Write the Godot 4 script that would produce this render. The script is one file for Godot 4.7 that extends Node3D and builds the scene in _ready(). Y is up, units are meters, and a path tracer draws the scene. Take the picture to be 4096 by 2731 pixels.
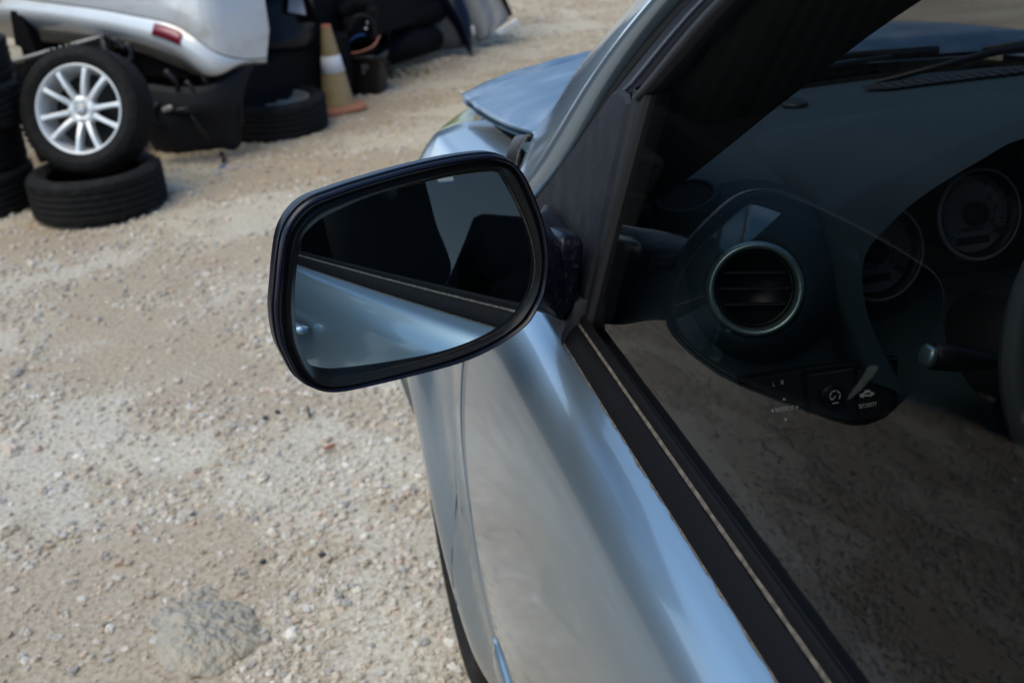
extends Node3D
# A close view along the left flank of a parked silver car: its door mirror, door and dark window, with a gravel scrapyard behind.
# x runs to the car's right, -z to its front, y up; the ground is y = 0. Sizes in metres.

var M := {}
var names := {}
var noise := FastNoiseLite.new()
var rng := RandomNumberGenerator.new()

# ------------------------------------------------------------------ small helpers
func lin(r: float, g: float, b: float) -> Color:
	return Color(r, g, b).linear_to_srgb()

func mat(col: Color, rough: float, metal := 0.0, coat := 0.0, coat_rough := 0.03) -> StandardMaterial3D:
	var m := StandardMaterial3D.new()
	m.albedo_color = col
	m.roughness = rough
	m.metallic = metal
	if coat > 0.0:
		m.clearcoat_enabled = true
		m.clearcoat = coat
		m.clearcoat_roughness = coat_rough
	return m

func tex_noise(size: int, freq: float, octaves: int, sd: int, ramp: Array, kind := FastNoiseLite.TYPE_SIMPLEX_SMOOTH) -> NoiseTexture2D:
	var n := FastNoiseLite.new()
	n.seed = sd
	n.noise_type = kind
	n.frequency = freq
	n.fractal_octaves = octaves
	var t := NoiseTexture2D.new()
	t.width = size
	t.height = size
	t.seamless = true
	t.noise = n
	if ramp.size() > 0:
		var g := Gradient.new()
		var offs := PackedFloat32Array()
		var cols := PackedColorArray()
		for r in ramp:
			offs.append(r[0])
			cols.append(r[1])
		g.offsets = offs
		g.colors = cols
		t.color_ramp = g
	return t

func grain(m: StandardMaterial3D, t: Texture2D, s: float, depth := 0.0, bump: Texture2D = null) -> StandardMaterial3D:
	m.uv1_triplanar = true
	m.uv1_scale = Vector3(s, s, s)
	if t:
		m.albedo_texture = t
	if bump:
		m.heightmap_enabled = true
		m.heightmap_texture = bump
		m.heightmap_scale = depth
	return m

func numbered(called: String) -> String:
	if not names.has(called):
		names[called] = 0
		return called
	names[called] += 1
	return "%s_%03d" % [called, names[called]]

func tag(o: Node3D, label: String, category := "", group := "") -> Node3D:
	o.set_meta("label", label)
	if category != "":
		o.set_meta("category", category)
	if group != "":
		o.set_meta("group", group)
	return o

func thing(called: String, label: String, category: String, at := Vector3.ZERO, group := "") -> Node3D:
	var o := Node3D.new()
	o.name = numbered(called)
	o.position = at
	add_child(o, true)
	tag(o, label, category, group)
	return o

func obj(called: String, mesh: Mesh, m: Material, parent: Node = null, xf := Transform3D.IDENTITY) -> MeshInstance3D:
	var o := MeshInstance3D.new()
	o.mesh = mesh
	o.material_override = m
	o.transform = xf
	if parent == null:
		o.name = numbered(called)
		add_child(o, true)
	else:
		o.name = called
		parent.add_child(o, true)
	return o

func begin() -> SurfaceTool:
	var st := SurfaceTool.new()
	st.begin(Mesh.PRIMITIVE_TRIANGLES)
	return st

func done(st: SurfaceTool, flat := false) -> ArrayMesh:
	if flat:
		pass
	st.generate_normals()
	return st.commit()

func v3(a: Array) -> PackedVector3Array:
	var o := PackedVector3Array()
	for p in a:
		o.append(Vector3(p[0], p[1], p[2] if p.size() > 2 else 0.0))
	return o

# flat list x, y, x, y ... in millimetres -> points in metres
func mm(a: Array, k := 0.001) -> PackedVector3Array:
	var o := PackedVector3Array()
	for i in range(0, a.size() - 1, 2):
		o.append(Vector3(a[i] * k, a[i + 1] * k, 0))
	return o

func crp(p: PackedVector3Array, t: float, closed := false) -> Vector3:
	var n := p.size()
	var f: float
	var i: int
	if closed:
		f = fposmod(t, 1.0) * n
		i = int(f) % n
		f -= floorf(f)
		return p[i].cubic_interpolate(p[(i + 1) % n], p[(i - 1 + n) % n], p[(i + 2) % n], f)
	f = clampf(t, 0, 1) * (n - 1)
	i = mini(int(f), n - 2)
	f -= i
	var a := p[i - 1] if i > 0 else p[0] * 2.0 - p[1]
	var d := p[i + 2] if i < n - 2 else p[n - 1] * 2.0 - p[n - 2]
	return p[i].cubic_interpolate(p[i + 1], a, d, f)

func cr(p: PackedVector3Array, n: int, closed := false) -> PackedVector3Array:
	var o := PackedVector3Array()
	for k in n + (0 if closed else 1):
		o.append(crp(p, float(k) / n, closed))
	return o

# even spacing along a polyline
func even(p: PackedVector3Array, n: int, closed := false) -> PackedVector3Array:
	var q := p.duplicate()
	if closed:
		q.append(p[0])
	var acc := PackedFloat32Array([0.0])
	for i in range(1, q.size()):
		acc.append(acc[i - 1] + q[i].distance_to(q[i - 1]))
	var o := PackedVector3Array()
	var j := 0
	for k in n + (0 if closed else 1):
		var s := acc[acc.size() - 1] * k / n
		while j < q.size() - 2 and acc[j + 1] < s:
			j += 1
		o.append(q[j].lerp(q[j + 1], (s - acc[j]) / maxf(acc[j + 1] - acc[j], 1e-9)))
	return o

func quad(st: SurfaceTool, a: Vector3, b: Vector3, c: Vector3, d: Vector3) -> void:
	st.add_vertex(a); st.add_vertex(b); st.add_vertex(c)
	st.add_vertex(a); st.add_vertex(c); st.add_vertex(d)

func quad_uv(st: SurfaceTool, p: Array, u: Array) -> void:
	for k in [0, 1, 2, 0, 2, 3]:
		st.set_uv(u[k])
		st.add_vertex(p[k])

# a sheet through rows of equal length
func sheet(st: SurfaceTool, rows: Array, wrap := false) -> void:
	for i in rows.size() - 1:
		var a: PackedVector3Array = rows[i]
		var b: PackedVector3Array = rows[i + 1]
		var n := a.size()
		for j in (n if wrap else n - 1):
			var k := (j + 1) % n
			var u0 := float(j) / (n - 1)
			var u1 := float(j + 1) / (n - 1)
			var w0 := float(i) / (rows.size() - 1)
			var w1 := float(i + 1) / (rows.size() - 1)
			quad_uv(st, [a[j], a[k], b[k], b[j]], [Vector2(u0, w0), Vector2(u1, w0), Vector2(u1, w1), Vector2(u0, w1)])

func moved(p: PackedVector3Array, d: Vector3) -> PackedVector3Array:
	var o := PackedVector3Array()
	for q in p:
		o.append(q + d)
	return o

func scaled(p: PackedVector3Array, s: float, about := Vector3.ZERO) -> PackedVector3Array:
	var o := PackedVector3Array()
	for q in p:
		o.append(about + (q - about) * s)
	return o

# pressed sheet metal: the sheet and a folded edge all round
func panel(st: SurfaceTool, rows: Array, fold: Vector3) -> void:
	sheet(st, rows)
	var first: PackedVector3Array = rows[0]
	var last: PackedVector3Array = rows[rows.size() - 1]
	sheet(st, [moved(first, fold), first])
	sheet(st, [last, moved(last, fold)])
	var l := PackedVector3Array()
	var r := PackedVector3Array()
	for row in rows:
		l.append(row[0])
		r.append(row[row.size() - 1])
	sheet(st, [l, moved(l, fold)])
	sheet(st, [moved(r, fold), r])

# an outline (x, y) pulled along z from z0 to z1 with a small chamfer on the front (z1) edge
func slab(st: SurfaceTool, o: PackedVector3Array, z0: float, z1: float, bevel := 0.0, xf := Transform3D.IDENTITY) -> void:
	var flat := PackedVector2Array()
	for p in o:
		flat.append(Vector2(p.x, p.y))
	if Geometry2D.is_polygon_clockwise(flat):
		flat.reverse()
	var n := flat.size()
	var inner := flat.duplicate()
	if bevel > 0.0:
		for i in n:
			var a := flat[(i - 1 + n) % n]
			var b := flat[i]
			var c := flat[(i + 1) % n]
			var n1 := (b - a).normalized().orthogonal()
			var n2 := (c - b).normalized().orthogonal()
			var m := (n1 + n2)
			m = m / maxf(m.length_squared() * 0.5, 0.25)
			inner[i] = b - m * bevel * (1.0 if Geometry2D.is_point_in_polygon(b - m * bevel * 0.1, flat) else -1.0)
	var tri := Geometry2D.triangulate_polygon(inner)
	for k in range(0, tri.size(), 3):
		for q in [tri[k], tri[k + 2], tri[k + 1]]:
			st.set_uv(inner[q])
			st.add_vertex(xf * Vector3(inner[q].x, inner[q].y, z1))
	tri = Geometry2D.triangulate_polygon(flat)
	for k in range(0, tri.size(), 3):
		for q in [tri[k], tri[k + 1], tri[k + 2]]:
			st.set_uv(flat[q])
			st.add_vertex(xf * Vector3(flat[q].x, flat[q].y, z0))
	var zb := z1 - signf(z1 - z0) * bevel
	for i in n:
		var j := (i + 1) % n
		var a0 := Vector3(flat[i].x, flat[i].y, z0)
		var b0 := Vector3(flat[j].x, flat[j].y, z0)
		var a1 := Vector3(flat[i].x, flat[i].y, zb)
		var b1 := Vector3(flat[j].x, flat[j].y, zb)
		st.set_smooth_group(-1)
		quad(st, xf * a0, xf * a1, xf * b1, xf * b0)
		if bevel > 0.0:
			quad(st, xf * a1, xf * Vector3(inner[i].x, inner[i].y, z1), xf * Vector3(inner[j].x, inner[j].y, z1), xf * b1)
		st.set_smooth_group(0)

func slab_mesh(o: PackedVector3Array, z0: float, z1: float, bevel := 0.0) -> ArrayMesh:
	var st := begin()
	st.set_smooth_group(-1)
	slab(st, o, z0, z1, bevel)
	return done(st)

func ring_profile(prof: Array, segs: int, st: SurfaceTool, xf := Transform3D.IDENTITY, squash := Vector2.ONE) -> void:
	# prof: [radius, height] pairs turned about the y axis
	var rows := []
	for p in prof:
		var row := PackedVector3Array()
		for k in segs + 1:
			var a := TAU * k / segs
			row.append(xf * Vector3(cos(a) * p[0] * squash.x, p[1], sin(a) * p[0] * squash.y))
		rows.append(row)
	sheet(st, rows)

func lathe(prof: Array, segs := 48) -> ArrayMesh:
	var st := begin()
	ring_profile(prof, segs, st)
	return done(st)

func tube(st: SurfaceTool, path: PackedVector3Array, r: Array, sides := 10, flat := 1.0) -> void:
	var rows := []
	var up := Vector3.UP
	for i in path.size():
		var t := (path[mini(i + 1, path.size() - 1)] - path[maxi(i - 1, 0)]).normalized()
		var x := up.cross(t)
		if x.length() < 0.05:
			x = Vector3.RIGHT.cross(t)
		x = x.normalized()
		var y := t.cross(x)
		var f := float(i) / (path.size() - 1) * (r.size() - 1)
		var k := mini(int(f), r.size() - 2) if r.size() > 1 else 0
		var rad: float = lerpf(r[k], r[mini(k + 1, r.size() - 1)], f - k)
		var row := PackedVector3Array()
		for s in sides:
			var a := TAU * s / sides
			row.append(path[i] + x * cos(a) * rad + y * sin(a) * rad * flat)
		rows.append(row)
	var c0 := PackedVector3Array()
	var c1 := PackedVector3Array()
	for s in sides:
		c0.append(path[0])
		c1.append(path[path.size() - 1])
	rows.push_front(c0)
	rows.push_back(c1)
	sheet(st, rows, true)

func tube_mesh(path: PackedVector3Array, r: Array, sides := 10) -> ArrayMesh:
	var st := begin()
	tube(st, path, r, sides)
	return done(st)

# a box with rounded edges: a superellipsoid-like cushion
func cushion(size: Vector3, power := 6.0, n := 16) -> ArrayMesh:
	var st := begin()
	var rows := []
	for i in n + 1:
		var la := -PI / 2 + PI * i / n
		var row := PackedVector3Array()
		for j in n * 2 + 1:
			var lo := TAU * j / (n * 2)
			var d := Vector3(cos(la) * cos(lo), sin(la), cos(la) * sin(lo))
			var k := pow(pow(absf(d.x), power) + pow(absf(d.y), power) + pow(absf(d.z), power), -1.0 / power)
			row.append(d * k * size * 0.5)
		rows.append(row)
	sheet(st, rows)
	return done(st)

func rot(x: float, y: float, z: float) -> Basis:
	return Basis.from_euler(Vector3(deg_to_rad(x), deg_to_rad(y), deg_to_rad(z)))

# a basis whose z axis points along d, x level
func facing(d: Vector3) -> Basis:
	var z := d.normalized()
	var x := Vector3.UP.cross(z).normalized()
	return Basis(x, z.cross(x), z)

# a body as one surface: bones [a, b, radius a, radius b] joined smoothly on a grid, meshed as surface nets
func flesh(bones: Array, cell: float, blend: float) -> ArrayMesh:
	var lo := Vector3(1e9, 1e9, 1e9)
	var hi := -lo
	for b in bones:
		for e in 2:
			var r := Vector3.ONE * (float(b[2 + e]) + blend + cell * 2)
			lo = lo.min(b[e] - r)
			hi = hi.max(b[e] + r)
	var n := Vector3i(((hi - lo) / cell).ceil()) + Vector3i.ONE
	var f := PackedFloat32Array()
	f.resize(n.x * n.y * n.z)
	f.fill(1.0)
	for b in bones:
		var p0: Vector3 = b[0]
		var p1: Vector3 = b[1]
		var r := maxf(b[2], b[3]) + blend + cell * 2
		var i0 := Vector3i((p0.min(p1) - Vector3.ONE * r - lo) / cell)
		var i1 := Vector3i((p0.max(p1) + Vector3.ONE * r - lo) / cell)
		var ax := p1 - p0
		var l2 := maxf(ax.length_squared(), 1e-9)
		for z in range(maxi(i0.z, 0), mini(i1.z + 1, n.z)):
			for y in range(maxi(i0.y, 0), mini(i1.y + 1, n.y)):
				for x in range(maxi(i0.x, 0), mini(i1.x + 1, n.x)):
					var q := lo + Vector3(x, y, z) * cell - p0
					var t := clampf(q.dot(ax) / l2, 0.0, 1.0)
					var d: float = (q - ax * t).length() - lerpf(b[2], b[3], t)
					var k := (z * n.y + y) * n.x + x
					var g := f[k]
					var h := maxf(blend - absf(g - d), 0.0) / blend
					f[k] = minf(g, d) - h * h * blend * 0.25
	var at := {}
	var verts := PackedVector3Array()
	var offs := [Vector3i(0, 0, 0), Vector3i(1, 0, 0), Vector3i(0, 1, 0), Vector3i(1, 1, 0), Vector3i(0, 0, 1), Vector3i(1, 0, 1), Vector3i(0, 1, 1), Vector3i(1, 1, 1)]
	var step := PackedInt32Array([0, 1, n.x, n.x + 1, n.x * n.y, n.x * n.y + 1, n.x * n.y + n.x, n.x * n.y + n.x + 1])
	for z in n.z - 1:
		for y in n.y - 1:
			for x in n.x - 1:
				var k := (z * n.y + y) * n.x + x
				var inside := 0
				for c in 8:
					if f[k + step[c]] < 0.0:
						inside += 1
				if inside == 0 or inside == 8:
					continue
				var sum := Vector3.ZERO
				var cnt := 0
				for a in 8:
					for m in [1, 2, 4]:
						if a & m:
							continue
						var va := f[k + step[a]]
						var vb := f[k + step[a | m]]
						if (va < 0.0) != (vb < 0.0):
							sum += Vector3(offs[a]).lerp(Vector3(offs[a | m]), va / (va - vb))
							cnt += 1
				at[k] = verts.size()
				verts.append(lo + (Vector3(x, y, z) + sum / cnt) * cell)
	var st := begin()
	for v in verts:
		st.add_vertex(v)
	for k in at:
		for e in [[1, n.x, n.x * n.y], [n.x, n.x * n.y, 1], [n.x * n.y, 1, n.x]]:
			var a := f[k] < 0.0
			if a == (f[k + e[0]] < 0.0):
				continue
			var q := [k, k - e[1], k - e[1] - e[2], k - e[2]]
			if at.has(q[1]) and at.has(q[2]) and at.has(q[3]):
				for j in ([0, 2, 1, 0, 3, 2] if a else [0, 1, 2, 0, 2, 3]):
					st.add_index(at[q[j]])
	return done(st)

# ------------------------------------------------------------------ sky
func sky_image() -> Image:
	var w := 768
	var h := 384
	var n1 := FastNoiseLite.new()
	n1.seed = 5
	n1.frequency = 0.9
	n1.fractal_octaves = 5
	n1.noise_type = FastNoiseLite.TYPE_SIMPLEX_SMOOTH
	var im := Image.create(w, h, false, Image.FORMAT_RGBF)
	for y in h:
		var el := PI / 2 - PI * (y + 0.5) / h
		var s := sin(el)
		for x in w:
			var az := TAU * (x + 0.5) / w
			var d := Vector3(cos(el) * sin(az), s, cos(el) * cos(az))
			var c: Color
			if s > 0.0:
				var k := pow(1.0 - s, 2.5)
				c = Color(0.058, 0.135, 0.30).lerp(Color(0.078, 0.162, 0.285), k)
				var q := d / (s + 0.30)
				var f := n1.get_noise_3d(q.x, q.y * 0.3, q.z)
				# a broken bank of bright cloud along the left and behind, thin wisps elsewhere
				var bank := smoothstep(-0.05, 0.72, -0.85 * d.x + 0.40 * d.y + 0.22 * d.z)
				c = c.lerp(Color(0.35, 0.59, 0.93), 0.85 * bank)
				c = c.lerp(Color(1.35, 1.42, 1.38), 0.9 * bank * pow(1.0 - s, 4.0))
				var cl := smoothstep(0.18 - 0.44 * bank, 0.62 - 0.30 * bank, f)
				var lit := 0.88 + 0.5 * n1.get_noise_3d(q.x * 2.0 + 7.0, 3.0, q.z * 2.0)
				c = c.lerp(Color(0.70, 0.79, 0.90) * lit, cl * (0.30 - 0.10 * bank))
			else:
				c = Color(0.22, 0.20, 0.17)
			im.set_pixel(x, y, c)
	return im

func _ready() -> void:
	# camera
	var cam := Camera3D.new()
	cam.name = "camera"
	var at := CameraAttributesPhysical.new()
	at.frustum_focal_length = 36.7
	at.frustum_focus_distance = 0.98
	at.exposure_aperture = 7.5
	cam.attributes = at
	cam.fov = 36.18
	cam.near = 0.02
	cam.far = 400.0
	cam.position = Vector3(-0.17, 1.55, 0.0)
	cam.basis = Basis.from_euler(Vector3(deg_to_rad(-25.7), deg_to_rad(-11.4), deg_to_rad(-3.5)))
	add_child(cam)
	cam.current = true
	# sky
	var sm := PanoramaSkyMaterial.new()
	sm.panorama = ImageTexture.create_from_image(sky_image())
	var sk := Sky.new()
	sk.sky_material = sm
	var env := Environment.new()
	env.background_mode = Environment.BG_SKY
	env.sky = sk
	env.background_energy_multiplier = 1.0
	env.tonemap_mode = Environment.TONE_MAPPER_LINEAR
	env.tonemap_exposure = 1.92
	env.sdfgi_enabled = true
	env.ssao_enabled = true
	env.ssil_enabled = true
	var we := WorldEnvironment.new()
	we.name = "world_environment"
	we.environment = env
	add_child(we)
	# a veiled sun, high behind the left shoulder
	var sun := DirectionalLight3D.new()
	sun.name = "sun"
	sun.light_color = Color(1.0, 0.93, 0.80)
	sun.light_energy = 0.45
	sun.light_angular_distance = 50.0
	sun.shadow_enabled = true
	sun.basis = facing(Vector3(-0.45, 1.0, 0.35))
	add_child(sun)

	rng.seed = 41
	noise.seed = 3
	noise.frequency = 1.0
	noise.fractal_octaves = 3
	materials()
	ground()
	build_car()
	build_yard()
	photographer()

func materials() -> void:
	var bump := tex_noise(512, 0.03, 4, 9, [])
	var fine := tex_noise(512, 0.09, 4, 11, [])
	var paint := mat(lin(0.235, 0.305, 0.365), 0.34, 0.80, 1.0, 0.085)
	M.paint = paint
	M.navy = mat(lin(0.003, 0.0042, 0.012), 0.3, 0.0, 0.0)
	M.navy.metallic_specular = 0.4
	M.bonnet = grain(mat(Color.WHITE, 0.36, 0.55, 0.35, 0.09), tex_noise(512, 0.012, 5, 83, [[0.0, lin(0.05, 0.10, 0.16)], [0.5, lin(0.075, 0.135, 0.205)], [0.70, lin(0.12, 0.18, 0.25)], [1.0, lin(0.30, 0.32, 0.34)]]), 1.3)
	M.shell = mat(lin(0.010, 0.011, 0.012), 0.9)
	M.rubber = mat(lin(0.010, 0.010, 0.011), 0.6)
	M.rubber.metallic_specular = 0.35
	M.rim_rubber = mat(lin(0.005, 0.005, 0.0055), 0.36)
	M.rim_rubber.metallic_specular = 0.36
	M.seal = grain(mat(lin(0.006, 0.0057, 0.0068), 0.5), null, 6.0, 0.03, fine)
	M.seal.metallic_specular = 0.17
	M.dust = grain(mat(Color.WHITE, 0.95), tex_noise(256, 0.05, 4, 21, [[0.0, lin(0.03, 0.026, 0.022)], [0.55, lin(0.085, 0.072, 0.056)], [1.0, lin(0.17, 0.145, 0.11)]]), 9.0)
	M.sail = grain(mat(Color.WHITE, 0.55), tex_noise(512, 0.012, 3, 87, [[0.0, lin(0.0095, 0.0105, 0.0145)], [0.5, lin(0.013, 0.0145, 0.0195)], [0.8, lin(0.019, 0.0205, 0.026)], [1.0, lin(0.030, 0.030, 0.034)]]), 3.5, 0.03, fine)
	M.navy_dusty = grain(mat(Color.WHITE, 0.3), tex_noise(512, 0.03, 5, 89, [[0.0, lin(0.003, 0.004, 0.011)], [0.62, lin(0.004, 0.005, 0.013)], [0.78, lin(0.02, 0.02, 0.024)], [1.0, lin(0.13, 0.115, 0.09)]]), 8.0)
	M.gloss = mat(lin(0.003, 0.0042, 0.011), 0.24)
	M.gloss.metallic_specular = 0.42
	M.sail.metallic_specular = 0.3
	M.navy_dusty.metallic_specular = 0.35
	M.mirror = mat(lin(0.60, 0.73, 0.79), 0.012, 1.0)
	var g := mat(Color(0.003, 0.009, 0.009, 0.52), 0.0)
	g.transparency = BaseMaterial3D.TRANSPARENCY_ALPHA
	g.metallic_specular = 0.43
	M.glass = g
	var ws := mat(Color(0.012, 0.05, 0.052, 0.42), 0.0)
	ws.transparency = BaseMaterial3D.TRANSPARENCY_ALPHA
	M.windscreen = ws
	M.dash = grain(mat(lin(0.014, 0.036, 0.050), 0.8), null, 26.0, 0.03, fine)
	M.dash_dark = mat(lin(0.012, 0.013, 0.014), 0.5)
	M.trim = grain(mat(lin(0.075, 0.075, 0.064), 0.85), null, 30.0, 0.02, fine)
	M.cloth = grain(mat(lin(0.040, 0.042, 0.045), 0.95), null, 30.0, 0.05, fine)
	M.satin = mat(lin(0.30, 0.42, 0.40), 0.33, 0.8)
	M.gauge = mat(lin(0.20, 0.21, 0.21), 0.7)
	M.print = mat(lin(0.02, 0.02, 0.02), 0.6)
	M.legend = mat(lin(0.62, 0.76, 0.72), 0.6)
	M.chrome = mat(lin(0.62, 0.64, 0.66), 0.10, 1.0)
	M.lamp = mat(Color(0.62, 0.64, 0.42, 0.55), 0.12)
	M.lamp.transparency = BaseMaterial3D.TRANSPARENCY_ALPHA
	M.lamp_back = mat(lin(0.34, 0.35, 0.18), 0.35)
	M.tyre = grain(mat(Color.WHITE, 0.78), tex_noise(512, 0.02, 4, 31, [[0.0, lin(0.0065, 0.0065, 0.0065)], [0.6, lin(0.011, 0.0107, 0.0103)], [1.0, lin(0.030, 0.028, 0.025)]]), 2.2, 0.05, fine)
	M.tyre.metallic_specular = 0.3
	M.alloy = mat(lin(0.66, 0.69, 0.70), 0.38, 0.35, 0.4, 0.1)
	M.steel = mat(lin(0.34, 0.34, 0.33), 0.5, 0.5)
	M.silver = grain(mat(Color.WHITE, 0.30, 0.15, 1.0, 0.04), tex_noise(512, 0.008, 5, 37, [[0.0, lin(0.66, 0.69, 0.70)], [0.66, lin(0.63, 0.655, 0.665)], [0.84, lin(0.54, 0.53, 0.50)], [1.0, lin(0.43, 0.385, 0.32)]]), 0.9)
	M.black = grain(mat(lin(0.006, 0.006, 0.0065), 0.75), null, 4.0, 0.2, bump)
	M.black.metallic_specular = 0.25
	M.black_gloss = mat(lin(0.007, 0.007, 0.008), 0.38)
	M.black_gloss.metallic_specular = 0.4
	M.red = mat(lin(0.20, 0.012, 0.024), 0.2, 0.0, 0.6)
	M.orange = mat(lin(0.75, 0.16, 0.02), 0.25, 0.0, 0.6)
	M.fence = mat(lin(0.016, 0.016, 0.017), 0.8)
	M.fence.metallic_specular = 0.2
	M.liner = grain(mat(lin(0.010, 0.011, 0.014), 0.6), null, 3.0, 0.3, bump)
	M.liner.metallic_specular = 0.3
	M.bump = bump
	M.fine = fine

# ------------------------------------------------------------------ ground
func height(x: float, z: float) -> float:
	var near := smoothstep(14.0, 6.0, Vector2(x, z + 4.0).length())
	return near * (0.016 * noise.get_noise_2d(x * 0.9, z * 0.9) + 0.007 * noise.get_noise_2d(x * 4.0 + 9.0, z * 4.0))

func ground() -> void:
	var m := mat(Color.WHITE, 0.95)
	m.vertex_color_use_as_albedo = true
	m.uv1_triplanar = true
	m.uv1_world_triplanar = true
	m.uv1_scale = Vector3(0.62, 0.62, 0.62)
	m.albedo_texture = tex_noise(1024, 0.07, 5, 51, [[0.0, lin(0.50, 0.47, 0.43)], [0.35, lin(0.78, 0.76, 0.73)], [0.6, lin(0.95, 0.95, 0.94)], [1.0, lin(1, 1, 1)]])
	m.heightmap_enabled = true
	m.heightmap_texture = tex_noise(1024, 0.09, 4, 52, [])
	m.heightmap_scale = 0.3
	var st := begin()
	var n := 260
	var rows := []
	var cols := []
	for i in n + 1:
		var row := PackedVector3Array()
		for j in n + 1:
			# finer near the camera, out to 120 m
			var u := (float(j) / n - 0.5) * 2.0
			var w := (float(i) / n - 0.5) * 2.0
			var x := 5.0 * u + 115.0 * pow(absf(u), 7.0) * signf(u)
			var z := -4.0 + 5.0 * w + 115.0 * pow(absf(w), 7.0) * signf(w)
			row.append(Vector3(x, height(x, z), z))
		rows.append(row)
	for i in n:
		for j in n:
			var q := [rows[i][j], rows[i][j + 1], rows[i + 1][j + 1], rows[i + 1][j]]
			for k in [0, 1, 2, 0, 2, 3]:
				var p: Vector3 = q[k]
				st.set_color(soil(p.x, p.z))
				st.add_vertex(p)
	obj("ground", done(st), m).set_meta("kind", "structure")
	gravel()

func crust(x: float, z: float) -> float:
	var wx := x + 0.25 * noise.get_noise_2d(x * 1.7, z * 1.7 + 60.0)
	var wz := z + 0.25 * noise.get_noise_2d(x * 1.7 + 30.0, z * 1.7)
	return noise.get_noise_2d(wx * 0.8 + 3.0, wz * 1.15)

# fine brown dust (1) between pale trodden crust (-1) and loose gravel (0)
func bare(x: float, z: float) -> float:
	var a := crust(x, z)
	return smoothstep(0.15, 0.24, a) - smoothstep(-0.10, -0.22, a)

func soil(x: float, z: float) -> Color:
	var a := bare(x, z)
	var b := 0.5 + 0.5 * noise.get_noise_2d(x * 3.0 + 40.0, z * 3.0 + 11.0)
	var warm := smoothstep(-2.2, -6.5, z + 0.6 * noise.get_noise_2d(x * 0.4, z * 0.4 + 90.0))
	var c := Color(0.47, 0.415, 0.335).lerp(Color(0.41, 0.345, 0.26), b)
	c = c.lerp(Color(0.56, 0.525, 0.46), maxf(0.0, -a) * (0.30 + 0.45 * b))
	c = c.lerp(Color(0.37, 0.30, 0.225), maxf(0.0, a) * 0.65)
	return c.lerp(Color(c.r * 1.0, c.g * 0.95, c.b * 0.84), warm)

func stone_mesh(sd: int) -> ArrayMesh:
	var st := begin()
	var n := 6
	var rows := []
	var q := FastNoiseLite.new()
	q.seed = sd
	q.frequency = 0.9
	for i in n + 1:
		var la := -PI / 2 + PI * i / n
		var row := PackedVector3Array()
		for j in 9:
			var lo := TAU * (j % 8) / 8.0
			var d := Vector3(cos(la) * cos(lo), sin(la), cos(la) * sin(lo))
			var c := d.sign() * Vector3(pow(absf(d.x), 0.75), pow(absf(d.y), 0.8), pow(absf(d.z), 0.75))
			row.append(c * (0.5 + 0.42 * q.get_noise_3dv(d * 1.5)) * Vector3(1.0, 0.6, 0.78))
		rows.append(row)
	st.set_smooth_group(-1)
	sheet(st, rows)
	return done(st)

func gravel() -> void:
	var m := mat(Color.WHITE, 0.9)
	m.vertex_color_use_as_albedo = true
	var pal := [Color(0.54, 0.50, 0.44), Color(0.46, 0.39, 0.31), Color(0.42, 0.41, 0.40), Color(0.56, 0.54, 0.50), Color(0.36, 0.31, 0.25), Color(0.50, 0.35, 0.28), Color(0.28, 0.28, 0.29), Color(0.61, 0.59, 0.55)]
	for kind in 4:
		var mm3 := MultiMesh.new()
		mm3.transform_format = MultiMesh.TRANSFORM_3D
		mm3.use_colors = true
		mm3.mesh = stone_mesh(70 + kind)
		var xf := []
		var cl := []
		for k in 92000:
			# thinning out with distance; the last third lies left of the frame
			var f := rng.randf()
			var z := -0.4 - 10.8 * pow(f, 1.5)
			var span := 1.5 - z * 0.33
			var x := rng.randf_range(-span, 0.9 + maxf(0.0, -z - 2.4) * 0.5)
			if k > 62000:
				z = -1.5 - 7.0 * f
				x = -span - 4.5 * rng.randf()
			var thick := 0.26 + 0.4 * noise.get_noise_2d(x * 1.3 + 20.0, z * 1.3) - 0.58 * absf(bare(x, z)) + 0.35 * smoothstep(-1.0, 0.0, x) * smoothstep(-3.6, -1.8, z)
			if thick < rng.randf_range(-0.5, 0.62):
				continue
			var s := 0.0045 + 0.022 * pow(rng.randf(), 4.6) + 0.0012 * -z + (0.004 if k > 62000 else 0.0)
			if rng.randf() < 0.006:
				s *= 1.9
			var b := Basis.from_euler(Vector3(rng.randf_range(-0.5, 0.5), rng.randf() * TAU, rng.randf_range(-0.5, 0.5))).scaled(Vector3(s, s * rng.randf_range(0.7, 1.2), s * rng.randf_range(0.7, 1.2)))
			xf.append(Transform3D(b, Vector3(x, height(x, z) + s * rng.randf_range(-0.05, 0.14), z)))
			var c: Color = pal[int(pow(rng.randf(), 1.4) * 7.99)]
			c = c.lerp(soil(x, z), rng.randf_range(0.25, 0.85))
			cl.append(c * rng.randf_range(0.82, 1.14))
		mm3.instance_count = xf.size()
		for k in xf.size():
			mm3.set_instance_transform(k, xf[k])
			mm3.set_instance_color(k, cl[k])
		var o := MultiMeshInstance3D.new()
		o.name = numbered("gravel")
		o.multimesh = mm3
		o.material_override = m
		o.set_meta("kind", "stuff")
		tag(o, ["pale flat gravel lying over the yard", "angular gravel chips strewn over the yard", "blocky pebbles pressed into the yard", "sharp little stones scattered over the yard"][kind], "gravel")
		add_child(o, true)

# ------------------------------------------------------------------ the silver car
const ZC := -1.69      # front axle
const YC := 0.335
const RA := 0.385      # wheel arch
const ZR := 0.82       # rear axle
const W := 1.72

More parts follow.
